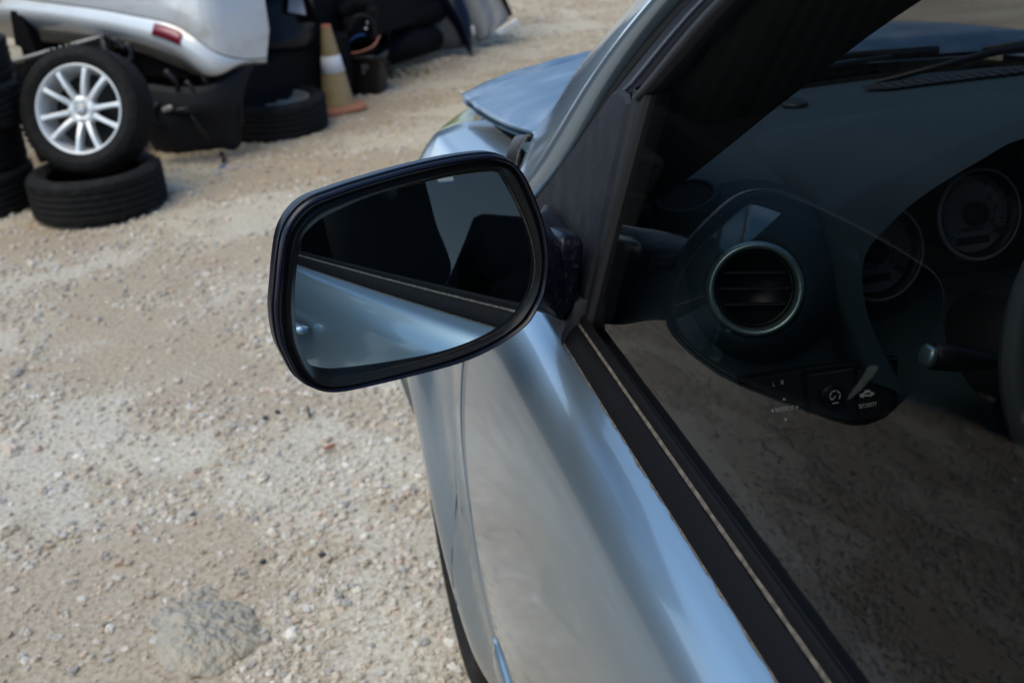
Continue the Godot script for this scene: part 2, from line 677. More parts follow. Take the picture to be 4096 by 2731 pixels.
var DOOR := v3([[0.070, 0.26], [0.030, 0.38], [0.006, 0.52], [-0.006, 0.67], [-0.004, 0.80], [0.002, 0.91], [0.011, 0.978], [0.027, 1.029], [0.050, 1.057], [0.078, 1.066]])
var FEN := v3([[0.070, 0.26], [0.030, 0.38], [0.010, 0.52], [0.000, 0.67], [0.006, 0.79], [0.020, 0.89], [0.048, 0.98], [0.090, 1.045], [0.116, 1.058], [0.160, 1.070]])
var NOSE := v3([[0.170, 0.26], [0.120, 0.38], [0.090, 0.52], [0.080, 0.67], [0.086, 0.78], [0.100, 0.86], [0.124, 0.93], [0.148, 0.975], [0.172, 1.008], [0.200, 1.030]])
var TAIL := v3([[0.120, 0.30], [0.080, 0.42], [0.060, 0.55], [0.050, 0.69], [0.052, 0.81], [0.058, 0.91], [0.066, 0.99], [0.076, 1.04], [0.090, 1.07], [0.110, 1.084]])

func side(t: float, z: float) -> Vector3:
	var p := crp(DOOR, t)
	if z < -1.23:
		p = p.lerp(crp(FEN, t), smoothstep(-1.23, -1.56, z))
		p.y -= 0.07 * maxf(0.0, -1.62 - z) * t * t
	if z < -1.95:
		p = p.lerp(crp(NOSE, t), smoothstep(-1.95, -2.36, z))
	if z > 0.7:
		p = p.lerp(crp(TAIL, t), smoothstep(0.7, 1.7, z))
	p.x += 0.012 * pow(clampf((absf(z + 0.35) - 0.1) / 1.0, 0.0, 1.0), 2.0) * t * t   # the waist bows out along the cabin
	for zc in [ZC, ZR]:
		var r := Vector2(z - zc, p.y - YC).length()
		if p.y > 0.25:
			p.x -= 0.036 * smoothstep(RA + 0.135, RA + 0.02, r) * smoothstep(0.22, 0.34, p.y)
	return Vector3(p.x, p.y, z)

func t_at(y: float, z: float) -> float:
	var lo := 0.0
	var hi := 1.0
	for k in 22:
		var m := (lo + hi) * 0.5
		if side(m, z).y < y:
			lo = m
		else:
			hi = m
	return lo

func far(p: Vector3, flip: bool) -> Vector3:
	return Vector3(W - p.x, p.y, p.z) if flip else p

func side_panel(st: SurfaceTool, z0: Callable, z1: Callable, na: int, flip := false, nt := 40) -> void:
	var rows := []
	for i in nt + 1:
		var t := float(i) / nt
		var row := PackedVector3Array()
		for j in na + 1:
			row.append(far(side(t, lerpf(z0.call(t), z1.call(t), float(j) / na)), flip))
		rows.append(row)
	panel(st, rows, Vector3(-0.014 if flip else 0.014, 0, 0))

func arch_panel(st: SurfaceTool, za: float, zb: float, zc: float, flip := false, bowed := false) -> void:
	var zs := []
	for k in 13:
		zs.append([lerpf(za, zc - RA, k / 12.0), false])
	for k in 41:
		zs.append([zc - RA * cos(PI * k / 40.0), true])
	for k in 13:
		zs.append([lerpf(zc + RA, zb, k / 12.0), false])
	var rows := []
	var nt := 34
	for i in nt + 1:
		rows.append(PackedVector3Array())
	for e in zs:
		var z: float = e[0]
		var lowest := 0.0
		if e[1]:
			lowest = t_at(maxf(YC + sqrt(maxf(0.0, RA * RA - (z - zc) * (z - zc))), 0.27), z)
		for i in nt + 1:
			var t := lerpf(lowest, 1.0, float(i) / nt)
			var zz := z
			if bowed and z > zc + RA:
				zz += (shut(t) - zb) * (z - zc - RA) / (zb - zc - RA)
			rows[i].append(far(side(t, zz), flip))
	panel(st, rows, Vector3(-0.05 if flip else 0.05, 0, 0))

const SHUT := [[-1.04], [-1.06], [-1.095], [-1.160], [-1.222], [-1.218], [-1.195], [-1.178], [-1.17], [-1.168]]

func shut(t: float) -> float:
	return crp(v3([[SHUT[0][0], 0], [SHUT[1][0], 0], [SHUT[2][0], 0], [SHUT[3][0], 0], [SHUT[4][0], 0], [SHUT[5][0], 0], [SHUT[6][0], 0], [SHUT[7][0], 0], [SHUT[8][0], 0], [SHUT[9][0], 0]]), t).x

# the plane of the side windows
func lean(y: float) -> float:
	return 0.105 + 0.25 * (y - 1.09)

func wall_strip(st: SurfaceTool, y0: Array, y1: Array, out: float, flip := false, n := 16) -> void:
	# a strip on the leaning window plane between two polylines (y, z), standing out by 'out', 2 cm deep
	var a := even(cr(v3(y0), 32), n)
	var b := even(cr(v3(y1), 32), n)
	var rows := [PackedVector3Array(), PackedVector3Array(), PackedVector3Array(), PackedVector3Array()]
	for k in a.size():
		for r in 4:
			var q := a[k] if r < 2 else b[k]
			var d := -out if r == 1 or r == 2 else 0.022
			var e := (b[k] - a[k]).normalized() * (0.002 if r == 1 else -0.002 if r == 2 else 0.0)
			rows[r].append(far(Vector3(lean(q.x + e.x) + d, q.x + e.x, q.y + e.y), flip))
	sheet(st, rows)

func build_car() -> void:
	var car := thing("parked_car", "silver car in the foreground with a dark door mirror and a bent bonnet", "car")
	var z_front := func(t): return shut(t) + 0.009
	var z_mid := func(_t): return -0.03
	# pressed panels of the near side
	var st := begin()
	arch_panel(st, -2.08, -1.2, ZC, false, true)
	obj("front_wing", done(st), M.paint, car)
	st = begin()
	side_panel(st, z_front, z_mid, 44)
	var door := obj("front_door", done(st), M.paint, car)
	st = begin()
	side_panel(st, func(_t): return -0.025, func(_t): return ZR - RA - 0.07, 16)
	var door2 := obj("rear_door", done(st), M.paint, car)
	st = begin()
	arch_panel(st, ZR - RA - 0.065, 1.6, ZR)
	obj("rear_quarter", done(st), M.paint, car)
	st = begin()
	var strip := []
	for i in 41:
		var t := i / 40.0
		strip.append(PackedVector3Array([side(t, shut(t) - 0.002) + Vector3(0.0006, 0, 0), side(t, shut(t) + 0.0105) + Vector3(0.0006, 0, 0)]))
	sheet(st, strip)
	obj("door_gap_seal", done(st), M.shell, car)
	# the far side
	st = begin()
	arch_panel(st, -2.08, -1.2, ZC, true)
	obj("front_wing", done(st), M.paint, car)
	st = begin()
	side_panel(st, func(_t): return -1.195, z_mid, 16, true, 16)
	obj("front_door", done(st), M.paint, car)
	st = begin()
	side_panel(st, func(_t): return -0.025, func(_t): return ZR - RA - 0.07, 8, true, 16)
	obj("rear_door", done(st), M.paint, car)
	st = begin()
	arch_panel(st, ZR - RA - 0.065, 1.6, ZR, true)
	obj("rear_quarter", done(st), M.paint, car)
	car_shell(car)
	car_front(car)
	car_top(car)
	car_door_trim(car, door, door2)
	car_mirror(car)
	car_cabin(car)
	for w in [[ZC, false], [ZR, false], [ZC, true], [ZR, true]]:
		var b := Node3D.new()
		b.name = "wheel"
		car.add_child(b, true)
		var sgn := -1.0 if not w[1] else 1.0
		b.position = Vector3(0.124 if not w[1] else W - 0.124, 0.335, w[0])
		b.basis = Basis(Vector3(0, 0, sgn), Vector3(sgn, 0, 0), Vector3(0, 1, 0)).orthonormalized()
		obj("tyre", tyre_mesh(0.335, 0.205, 0.215), M.tyre, b)
		obj("rim", car_rim(), M.alloy, b)
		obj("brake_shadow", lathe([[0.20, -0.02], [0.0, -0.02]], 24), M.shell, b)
		obj("hub_cap", lathe([[0.034, 0.056], [0.032, 0.066], [0.0, 0.069]], 24), M.steel, b)

func car_rim() -> ArrayMesh:
	var st := begin()
	ring_profile([[0.214, -0.08], [0.214, 0.085], [0.206, 0.092], [0.199, 0.086], [0.194, 0.05], [0.186, -0.02]], 48, st)
	ring_profile([[0.070, 0.02], [0.066, 0.056], [0.034, 0.060], [0.0, 0.060]], 32, st)
	for k in 5:
		var a := TAU * k / 5.0
		var rows := []
		for i in 7:
			var f := i / 6.0
			var r := lerpf(0.05, 0.200, f)
			var hw := lerpf(0.034, 0.026, f)
			var y := lerpf(0.058, 0.078, f)
			var row := PackedVector3Array()
			for e in [[-0.9, -0.05], [-1.0, -0.012], [-0.8, 0.0], [0.0, -0.004], [0.8, 0.0], [1.0, -0.012], [0.9, -0.05]]:
				row.append(Vector3(r, y + e[1], hw * e[0]).rotated(Vector3.UP, a))
			rows.append(row)
		sheet(st, rows)
	return done(st)

func car_shell(car: Node3D) -> void:
	# dark inner body: floor, sills, engine bay, inner door skins and wheel housings
	var st := begin()
	st.set_smooth_group(-1)
	var o := v3([[-2.2, 0.42], [-2.2, 0.93], [-1.56, 1.03], [-1.40, 0.98], [-1.36, 0.42]])
	var turn := Transform3D(Basis(Vector3(0, 0, 1), Vector3(0, 1, 0), Vector3(1, 0, 0)), Vector3.ZERO)
	slab(st, o, 0.27, W - 0.27, 0.0, turn)
	slab(st, v3([[-1.40, 0.30], [-1.40, 0.40], [1.5, 0.44], [1.5, 0.32]]), 0.11, W - 0.11, 0.0, turn)
	slab(st, v3([[1.44, 0.45], [1.44, 1.0], [1.58, 1.0], [1.58, 0.45]]), 0.16, W - 0.16, 0.0, turn)
	obj("inner_body", done(st), M.shell, car)
	for flip in [false, true]:
		st = begin()
		st.set_smooth_group(-1)
		var q := v3([[-1.19, 0.36], [-1.19, 1.04], [-0.96, 1.066], [0.9, 1.06], [1.4, 1.06], [1.4, 0.75], [0.4, 0.75], [0.4, 0.36]])
		if flip:
			slab(st, q, W - 0.15, W - 0.118, 0.0, turn)
		else:
			slab(st, q, 0.118, 0.15, 0.0, turn)
		obj("door_lining", done(st), M.dash_dark, car)
		for zc in [ZC, ZR]:
			st = begin()
			var rows := []
			for k in 25:
				var a := PI * (-0.06 + 1.12 * k / 24.0)
				var row := PackedVector3Array()
				for x in [0.055, 0.27]:
					row.append(far(Vector3(x, YC + sin(a) * (RA + 0.004), zc + cos(a) * (RA + 0.004)), flip))
				rows.append(row)
			sheet(st, rows)
			obj("wheel_housing", done(st), M.shell, car)

func car_front(car: Node3D) -> void:
	# bonnet: unlatched, its front corner standing proud of the wing
	var rear := v3([[0.222, 1.110, -1.665], [0.30, 1.128, -1.69], [0.50, 1.150, -1.71], [0.86, 1.158, -1.75]])
	var mid := v3([[0.196, 1.090, -1.875], [0.31, 1.118, -1.93], [0.52, 1.152, -2.00], [0.86, 1.162, -2.03]])
	var front := v3([[0.196, 1.064, -2.205], [0.30, 1.083, -2.270], [0.52, 1.102, -2.335], [0.86, 1.108, -2.385]])
	var rows := []
	for i in 33:
		var w := i / 32.0
		var row := PackedVector3Array()
		for j in 65:
			var u := j / 64.0
			var f := minf(u, 1.0 - u) * 2.0
			var a := crp(rear, f)
			var b := crp(mid, f)
			var c := crp(front, f)
			var p := a * (1 - w) * (1 - 2 * w) + b * 4 * w * (1 - w) + c * w * (2 * w - 1)
			p.y += 0.010 * sin(clampf((w - 0.03) / 0.22, 0, 1) * PI) * smoothstep(0.05, 0.4, f)
			if u > 0.5:
				p.x = W - p.x
			# dents near the nose
			p.y += 0.006 * noise.get_noise_2d(p.x * 5.0, p.z * 9.0 + 4.0) * smoothstep(0.45, 1.0, w)
			p.y -= 0.02 * exp(-pow((p.x - 0.47) / 0.09, 2.0) - pow((p.z + 2.22) / 0.05, 2.0))
			row.append(p)
		rows.append(row)
	var st := begin()
	panel(st, rows, Vector3(0.002, -0.004, 0.003))
	var under := []
	for row in rows:
		under.append(moved(row, Vector3(0, -0.012, 0.008)))
	sheet(st, under)
	obj("bonnet", done(st), M.bonnet, car)
	# dark gutters of the engine bay beside the bonnet
	for flip in [false, true]:
		st = begin()
		rows = []
		for k in 25:
			var z := lerpf(-1.40, -2.22, k / 24.0)
			var e := side(1.0, z)
			rows.append(PackedVector3Array([far(e + Vector3(0.004, -0.004, 0), flip), far(e + Vector3(0.010, -0.05, 0), flip), far(e + Vector3(0.11, -0.06, 0), flip), far(Vector3(0.30, 0.92, z), flip)]))
		sheet(st, rows)
		obj("bay_gutter", done(st), M.shell, car)
	# black scuttle below the windscreen
	st = begin()
	rows = []
	for i in 2:
		var row := PackedVector3Array()
		for j in 33:
			var u := j / 32.0
			var s := (2 * u - 1) * (2 * u - 1)
			row.append(Vector3(lerpf(0.19, W - 0.19, u), 1.155 - 0.028 * s - 0.035 * (1 - i), lerpf(-1.74 + 0.14 * s, -1.62 + 0.15 * s, i)))
		rows.append(row)
	panel(st, rows, Vector3(0, -0.03, 0))
	obj("scuttle_panel", done(st), M.black, car)
	# headlights and bumper, wrapped round the nose
	for flip in [false, true]:
		st = begin()
		rows = []
		for i in 13:
			var t := lerpf(0.50, 0.985, i / 12.0)
			var row := PackedVector3Array()
			for j in 17:
				var k := j / 16.0
				var z := -2.084 - 0.25 * sin(k * PI * 0.5)
				var p := side(t, z)
				p.x += 0.26 * pow(k, 3.0)
				row.append(far(p, flip))
			rows.append(row)
		panel(st, rows, Vector3(0.02 * (-1 if flip else 1), 0, 0.02))
		var h := obj("headlight", done(st), M.lamp, car)
		st = begin()
		sheet(st, [moved(rows[0], Vector3(0.03 * (-1 if flip else 1), 0, 0.03)), moved(rows[6], Vector3(0.05 * (-1 if flip else 1), 0, 0.06)), moved(rows[12], Vector3(0.03 * (-1 if flip else 1), -0.012, 0.03))])
		obj("reflector", done(st), M.lamp_back, h)
	st = begin()
	rows = []
	for p in [[0.28, 0.0], [0.34, 0.035], [0.50, 0.05], [0.62, 0.05], [0.70, 0.03], [0.74, -0.02]]:
		var row := PackedVector3Array()
		for j in 49:
			var u := j / 48.0 * 2.0 - 1.0
			var a := absf(u)
			var z: float = -2.34 - 0.13 * (1.0 - pow(a, 2.4)) - p[1] + 0.24 * pow(a, 9.0)
			row.append(Vector3(W / 2 + signf(u) * (W / 2 - 0.09 + p[1]) * minf(1.0, a * (1.0 + 0.25 * (1.0 - a))), p[0], z))
		rows.append(row)
	panel(st, rows, Vector3(0, 0, 0.03))
	obj("front_bumper", done(st), M.paint, car)
	st = begin()
	rows = []
	for y in [0.74, 0.86, 1.0, 1.06]:
		var row := PackedVector3Array()
		for j in 17:
			var u := j / 16.0 * 2.0 - 1.0
			row.append(Vector3(W / 2 + u * 0.42, y, -2.40 + 0.06 * u * u + (y - 0.74) * 0.12))
		rows.append(row)
	panel(st, rows, Vector3(0, 0, 0.03))
	obj("grille", done(st), M.black, car)
	# torn rear edge of the wing, standing off the pillar
	var tear := cr(v3([[0.140, 1.075, -1.45], [0.145, 1.112, -1.45], [0.147, 1.125, -1.45], [0.153, 1.140, -1.452], [0.161, 1.153, -1.455], [0.168, 1.158, -1.46], [0.173, 1.154, -1.465]]), 24)
	st = begin()
	rows = []
	for k in tear.size():
		var p := tear[k]
		rows.append(PackedVector3Array([p + Vector3(-0.008, -0.01, -0.05), p + Vector3(-0.002, 0, -0.012), p, p + Vector3(0.004, -0.002, 0.0), p + Vector3(0.012, -0.02, -0.02), p + Vector3(0.03, -0.05, -0.05)]))
	sheet(st, rows)
	obj("wing_edge", done(st), M.black_gloss, car)
	st = begin()
	tube(st, moved(tear, Vector3(-0.001, 0.0005, 0)), [0.001, 0.0020, 0.0010, 0.0024, 0.0012, 0.0028, 0.003], 6)
	obj("bare_metal_edge", done(st), M.dust, car)
	st = begin()
	sheet(st, [PackedVector3Array([Vector3(0.143, 1.06, -1.462), Vector3(0.150, 1.125, -1.462), Vector3(0.170, 1.155, -1.466)]), PackedVector3Array([Vector3(0.20, 1.06, -1.47), Vector3(0.20, 1.11, -1.47), Vector3(0.20, 1.14, -1.47)])])
	obj("dark_gap", done(st), M.shell, car)

# pillar lines on the window plane, given as (y, z)
const P1 := [[1.085, -1.452], [1.115, -1.440], [1.143, -1.428], [1.172, -1.408], [1.233, -1.335], [1.29, -1.265], [1.34, -1.190], [1.384, -1.12], [1.48, -0.965], [1.585, -0.76]]
const P2 := [[1.09, -1.300], [1.185, -1.173], [1.320, -1.041], [1.411, -0.921], [1.505, -0.76], [1.575, -0.60]]
const P3 := [[1.09, -1.285], [1.188, -1.160], [1.314, -1.028], [1.414, -0.889], [1.50, -0.735], [1.568, -0.58]]
const P4 := [[1.318, -0.963], [1.421, -0.833], [1.49, -0.70], [1.545, -0.55]]
const P5 := [[1.318, -0.943], [1.425, -0.802], [1.482, -0.68], [1.53, -0.54]]

func car_top(car: Node3D) -> void:
	for flip in [false, true]:
		# painted windscreen pillar with a rounded face
		var a := even(cr(v3(P1), 40), 24)
		var b := even(cr(v3(P2), 40), 24)
		var rows := []
		for i in 11:
			rows.append(PackedVector3Array())
		for k in a.size():
			var pa := Vector3(lean(a[k].x), a[k].x, a[k].y)
			var pb := Vector3(lean(b[k].x), b[k].x, b[k].y)
			pa.x += 0.040
			for i in 9:
				var f := i / 8.0
				var g := lerpf(f, pow(f, 2.2), 0.55)
				var p := pa.lerp(pb, f)
				p.x = lerpf(pa.x, pb.x, g) - 0.010 * sin(PI * f) - 0.016 * pow(f, 0.9) * (1.0 - smoothstep(0.86, 1.0, f)) - 0.004
				rows[i + 1].append(far(p, flip))
			rows[0].append(far(pa + Vector3(0.030, 0.006, -0.012), flip))
			rows[10].append(far(pb + Vector3(0.03, 0, 0), flip))
		var st := begin()
		sheet(st, rows)
		obj("windscreen_pillar", done(st), M.paint, car)
		st = begin()
		wall_strip(st, P2, P3, -0.003, flip)
		obj("pillar_seal", done(st), M.rubber, car)
		st = begin()
		wall_strip(st, [[1.30, -1.04], [1.414, -0.889], [1.50, -0.735], [1.568, -0.58]], P4, 0.001, flip)
		wall_strip(st, [[1.568, -0.58], [1.60, -0.2], [1.60, 0.4]], [[1.545, -0.55], [1.575, -0.2], [1.575, 0.4]], 0.001, flip)
		wall_strip(st, [[1.09, -0.06], [1.575, -0.10]], [[1.09, 0.03], [1.575, 0.02]], 0.001, flip)
		obj("door_frame", done(st), M.navy, car)
		st = begin()
		wall_strip(st, P4, P5, 0.006, flip)
		wall_strip(st, [[1.545, -0.55], [1.575, -0.2], [1.575, 0.4]], [[1.53, -0.54], [1.56, -0.2], [1.56, 0.4]], 0.004, flip)
		obj("window_channel", done(st), M.rubber, car)
		# roof rail and rear pillars
		st = begin()
		wall_strip(st, [[1.585, -0.66], [1.63, -0.2], [1.64, 0.5], [1.60, 1.2]], [[1.568, -0.58], [1.60, -0.2], [1.60, 0.5], [1.56, 1.1]], 0.012, flip)
		wall_strip(st, [[1.09, 1.28], [1.58, 1.0]], [[1.09, 1.6], [1.58, 1.35]], 0.006, flip)
		obj("roof_rail", done(st), M.paint, car)
		for w in [["front_window", [[1.092, -0.958], [1.318, -0.944], [1.425, -0.803], [1.482, -0.68], [1.53, -0.54], [1.562, -0.2], [1.562, -0.085], [1.092, -0.045]]], ["rear_window", [[1.092, 0.02], [1.562, 0.03], [1.562, 0.9], [1.48, 1.02], [1.092, 1.30]]]]:
			st = begin()
			var flat := PackedVector2Array()
			for e in w[1]:
				flat.append(Vector2(e[0], e[1]))
			var tri := Geometry2D.triangulate_polygon(flat)
			for k in range(0, tri.size(), 3):
				for e in ([0, 1, 2] if flip else [0, 2, 1]):
					var q := flat[tri[k + e]]
					st.add_vertex(far(Vector3(lean(q.x) + 0.0015, q.x, q.y), flip))
			obj(w[0], done(st), M.glass, car)
	# roof skin
	var st := begin()
	var rows := []
	for i in 17:
		var z := lerpf(-0.70, 1.25, i / 16.0)
		var row := PackedVector3Array()
		for j in 25:
			var u := j / 24.0
			var s := absf(2 * u - 1)
			row.append(Vector3(lerpf(0.225, W - 0.225, u), 1.60 + 0.075 * (1 - pow(s, 2.6)) - 0.05 * pow((z - 0.25) / 1.0, 2.0), z - 0.05 * (1 - s * s) * (1.0 if i == 0 else 0.0)))
		rows.append(row)
	panel(st, rows, Vector3(0, -0.03, 0))
	obj("roof", done(st), M.paint, car)
	st = begin()
	sheet(st, [moved(rows[0], Vector3(0, -0.05, 0.0)), moved(rows[8], Vector3(0, -0.05, 0)), moved(rows[16], Vector3(0, -0.05, 0))])
	obj("roof_lining", done(st), M.trim, car)
	# windscreen and rear screen
	for s in [["windscreen", Vector3(0.185, 1.115, -1.46), Vector3(0.86, 1.150, -1.66), Vector3(0.262, 1.585, -0.685), Vector3(0.86, 1.645, -0.76)], ["rear_screen", Vector3(0.20, 1.09, 1.56), Vector3(0.86, 1.10, 1.64), Vector3(0.26, 1.56, 1.25), Vector3(0.86, 1.62, 1.28)]]:
		st = begin()
		rows = []
		for i in 13:
			var w := i / 12.0
			var row := PackedVector3Array()
			for j in 25:
				var u := j / 24.0 * 2.0 - 1.0
				var a: Vector3 = s[1].lerp(s[3], w)
				var c: Vector3 = s[2].lerp(s[4], w)
				var p := a.lerp(c, 1.0 - u * u)
				p.x = W / 2 + (W / 2 - a.x) * u
				p.y += 0.012 * sin(w * PI)
				row.append(p)
			rows.append(row)
		sheet(st, rows)
		obj(s[0], done(st), M.windscreen if s[0] == "windscreen" else M.glass, car)
	# tailgate
	st = begin()
	rows = []
	for y in [0.45, 0.7, 0.9, 1.09]:
		var row := PackedVector3Array()
		for j in 17:
			var u := j / 16.0 * 2.0 - 1.0
			row.append(Vector3(W / 2 + u * (W / 2 - 0.11), y, 1.70 - 0.10 * u * u + 0.03 * sin((y - 0.45) * 4.0)))
		rows.append(row)
	panel(st, rows, Vector3(0, 0, -0.03))
	obj("tailgate", done(st), M.paint, car)
	# wiper arm lying on the screen's foot
	for k in 2:
		st = begin()
		tube(st, v3([[0.98 + 0.5 * k, 1.165, -1.70], [0.80 + 0.5 * k, 1.178, -1.675], [0.52 + 0.5 * k, 1.176, -1.622]]), [0.010, 0.007, 0.004], 6)
		tube(st, v3([[0.86 + 0.42 * k, 1.174, -1.652], [0.62 + 0.42 * k, 1.172, -1.612], [0.36 + 0.42 * k, 1.155, -1.556]]), [0.004, 0.007, 0.004], 6)
		obj("wiper", done(st), M.black_gloss, car)

func belt_x(z: float) -> float:
	return side(1.0, z).x

func car_door_trim(car: Node3D, door: Node3D, door2: Node3D) -> void:
	# black waist seal in lips: profile (across, up) from the paint to the glass
	var prof := [[-0.001, -0.004], [-0.001, 0.002], [0.0015, 0.0065], [0.008, 0.0125], [0.0165, 0.0190], [0.0190, 0.0195], [0.0205, 0.0170], [0.0225, 0.0185], [0.0240, 0.0265], [0.0270, 0.0300], [0.0305, 0.0295], [0.0330, 0.0240], [0.0340, 0.010]]
	for seg in [[-0.985, -0.033, door], [-0.022, 1.28, door2]]:
		var rows := []
		var dust := [PackedVector3Array(), PackedVector3Array(), PackedVector3Array()]
		for k in 61:
			var z: float = lerpf(seg[0], seg[1], k / 60.0)
			var x0 := belt_x(z)
			var wide: float = (lean(1.095) - 0.0005 - x0) / 0.034
			var row := PackedVector3Array()
			for p in prof:
				row.append(Vector3(x0 + p[0] * wide, 1.066 + p[1] + 0.0006 * noise.get_noise_2d(z * 30.0, p[0] * 90.0), z))
			rows.append(row)
			var j := 0.0006 * noise.get_noise_1d(z * 60.0)
			dust[0].append(Vector3(x0 + (0.0199 + j) * wide, 1.066 + 0.0189, z))
			dust[1].append(Vector3(x0 + (0.0214 + j) * wide, 1.066 + 0.0184, z))
			dust[2].append(Vector3(x0 + (0.0231 + j) * wide, 1.066 + 0.0212, z))
		var st := begin()
		sheet(st, rows)
		var seal := obj("waist_seal", done(st), M.seal, car)
		st = begin()
		sheet(st, dust)
		obj("dust_line", done(st), M.dust, seal)
		# dust caught on the paint along the seal
		st = begin()
		var d2 := []
		for k in 121:
			var z: float = lerpf(seg[0], seg[1], k / 120.0)
			var wd := 0.0018 + 0.0016 * noise.get_noise_1d(z * 40.0) + 0.0012 * noise.get_noise_1d(z * 170.0)
			var p0 := side(1.0, z)
			var p1 := side(1.0 - wd / 0.25, z)
			d2.append(PackedVector3Array([p0 + Vector3(-0.0004, 0.0008, 0), p1 + Vector3(-0.0003, 0.0006, 0)]))
		sheet(st, d2)
		obj("dust_edge", done(st), M.dust, seg[2])
	# side moulding with a bright insert, starting at the front edge of the door
	for seg in [[func(t): return shut(t) + 0.03, -0.04, door], [func(_t): return -0.015, 0.36, door2]]:
		var st := begin()
		var rows := []
		for i in 9:
			var f := i / 8.0
			var y := lerpf(0.500, 0.592, f)
			var row := PackedVector3Array()
			for j in 41:
				var t := t_at(y, -0.8)
				var z: float = lerpf(seg[0].call(t) + 0.02 * pow(absf(f - 0.5) * 2.0, 3.0), seg[1], j / 40.0)
				var p := side(t_at(y, z), z)
				p.x -= 0.003 + 0.009 * pow(sin(PI * clampf(f, 0.02, 0.98)), 0.6) * smoothstep(0.0, 0.04, j / 40.0 + 0.012) - (0.006 if i == 4 else 0.0)
				row.append(p)
			rows.append(row)
		panel(st, rows, Vector3(0.02, 0, 0))
		var m := obj("side_moulding", done(st), M.paint, seg[2])
		m.name = "side_moulding"
	# pull handle in its dish
	for h in [[-0.245, door], [0.33, door2]]:
		var c: Vector3 = side(t_at(0.965, h[0]), h[0])
		var st := begin()
		var rows := []
		for i in 9:
			var r := i / 8.0
			var row := PackedVector3Array()
			for k in 33:
				var a := TAU * k / 32.0
				var z: float = h[0] + cos(a) * 0.062 * r - 0.01
				var y := 0.965 + sin(a) * 0.034 * r
				var p := side(t_at(y, z), z)
				p.x += 0.016 * (1 - r * r) - 0.0012 * (1.0 if r < 1.0 else -1.0)
				row.append(p)
			rows.append(row)
		sheet(st, rows)
		obj("handle_dish", done(st), M.paint, h[1])
		st = begin()
		var path := PackedVector3Array()
		for k in 13:
			var f := k / 12.0
			path.append(c + Vector3(-0.006 - 0.026 * pow(sin(PI * (0.06 + 0.88 * f)), 0.5), 0.003 * sin(f * PI), lerpf(-0.105, 0.085, f)))
		tube(st, path, [0.013, 0.015, 0.014, 0.014, 0.012], 12, 0.7)
		obj("door_handle", done(st), M.paint, h[1])

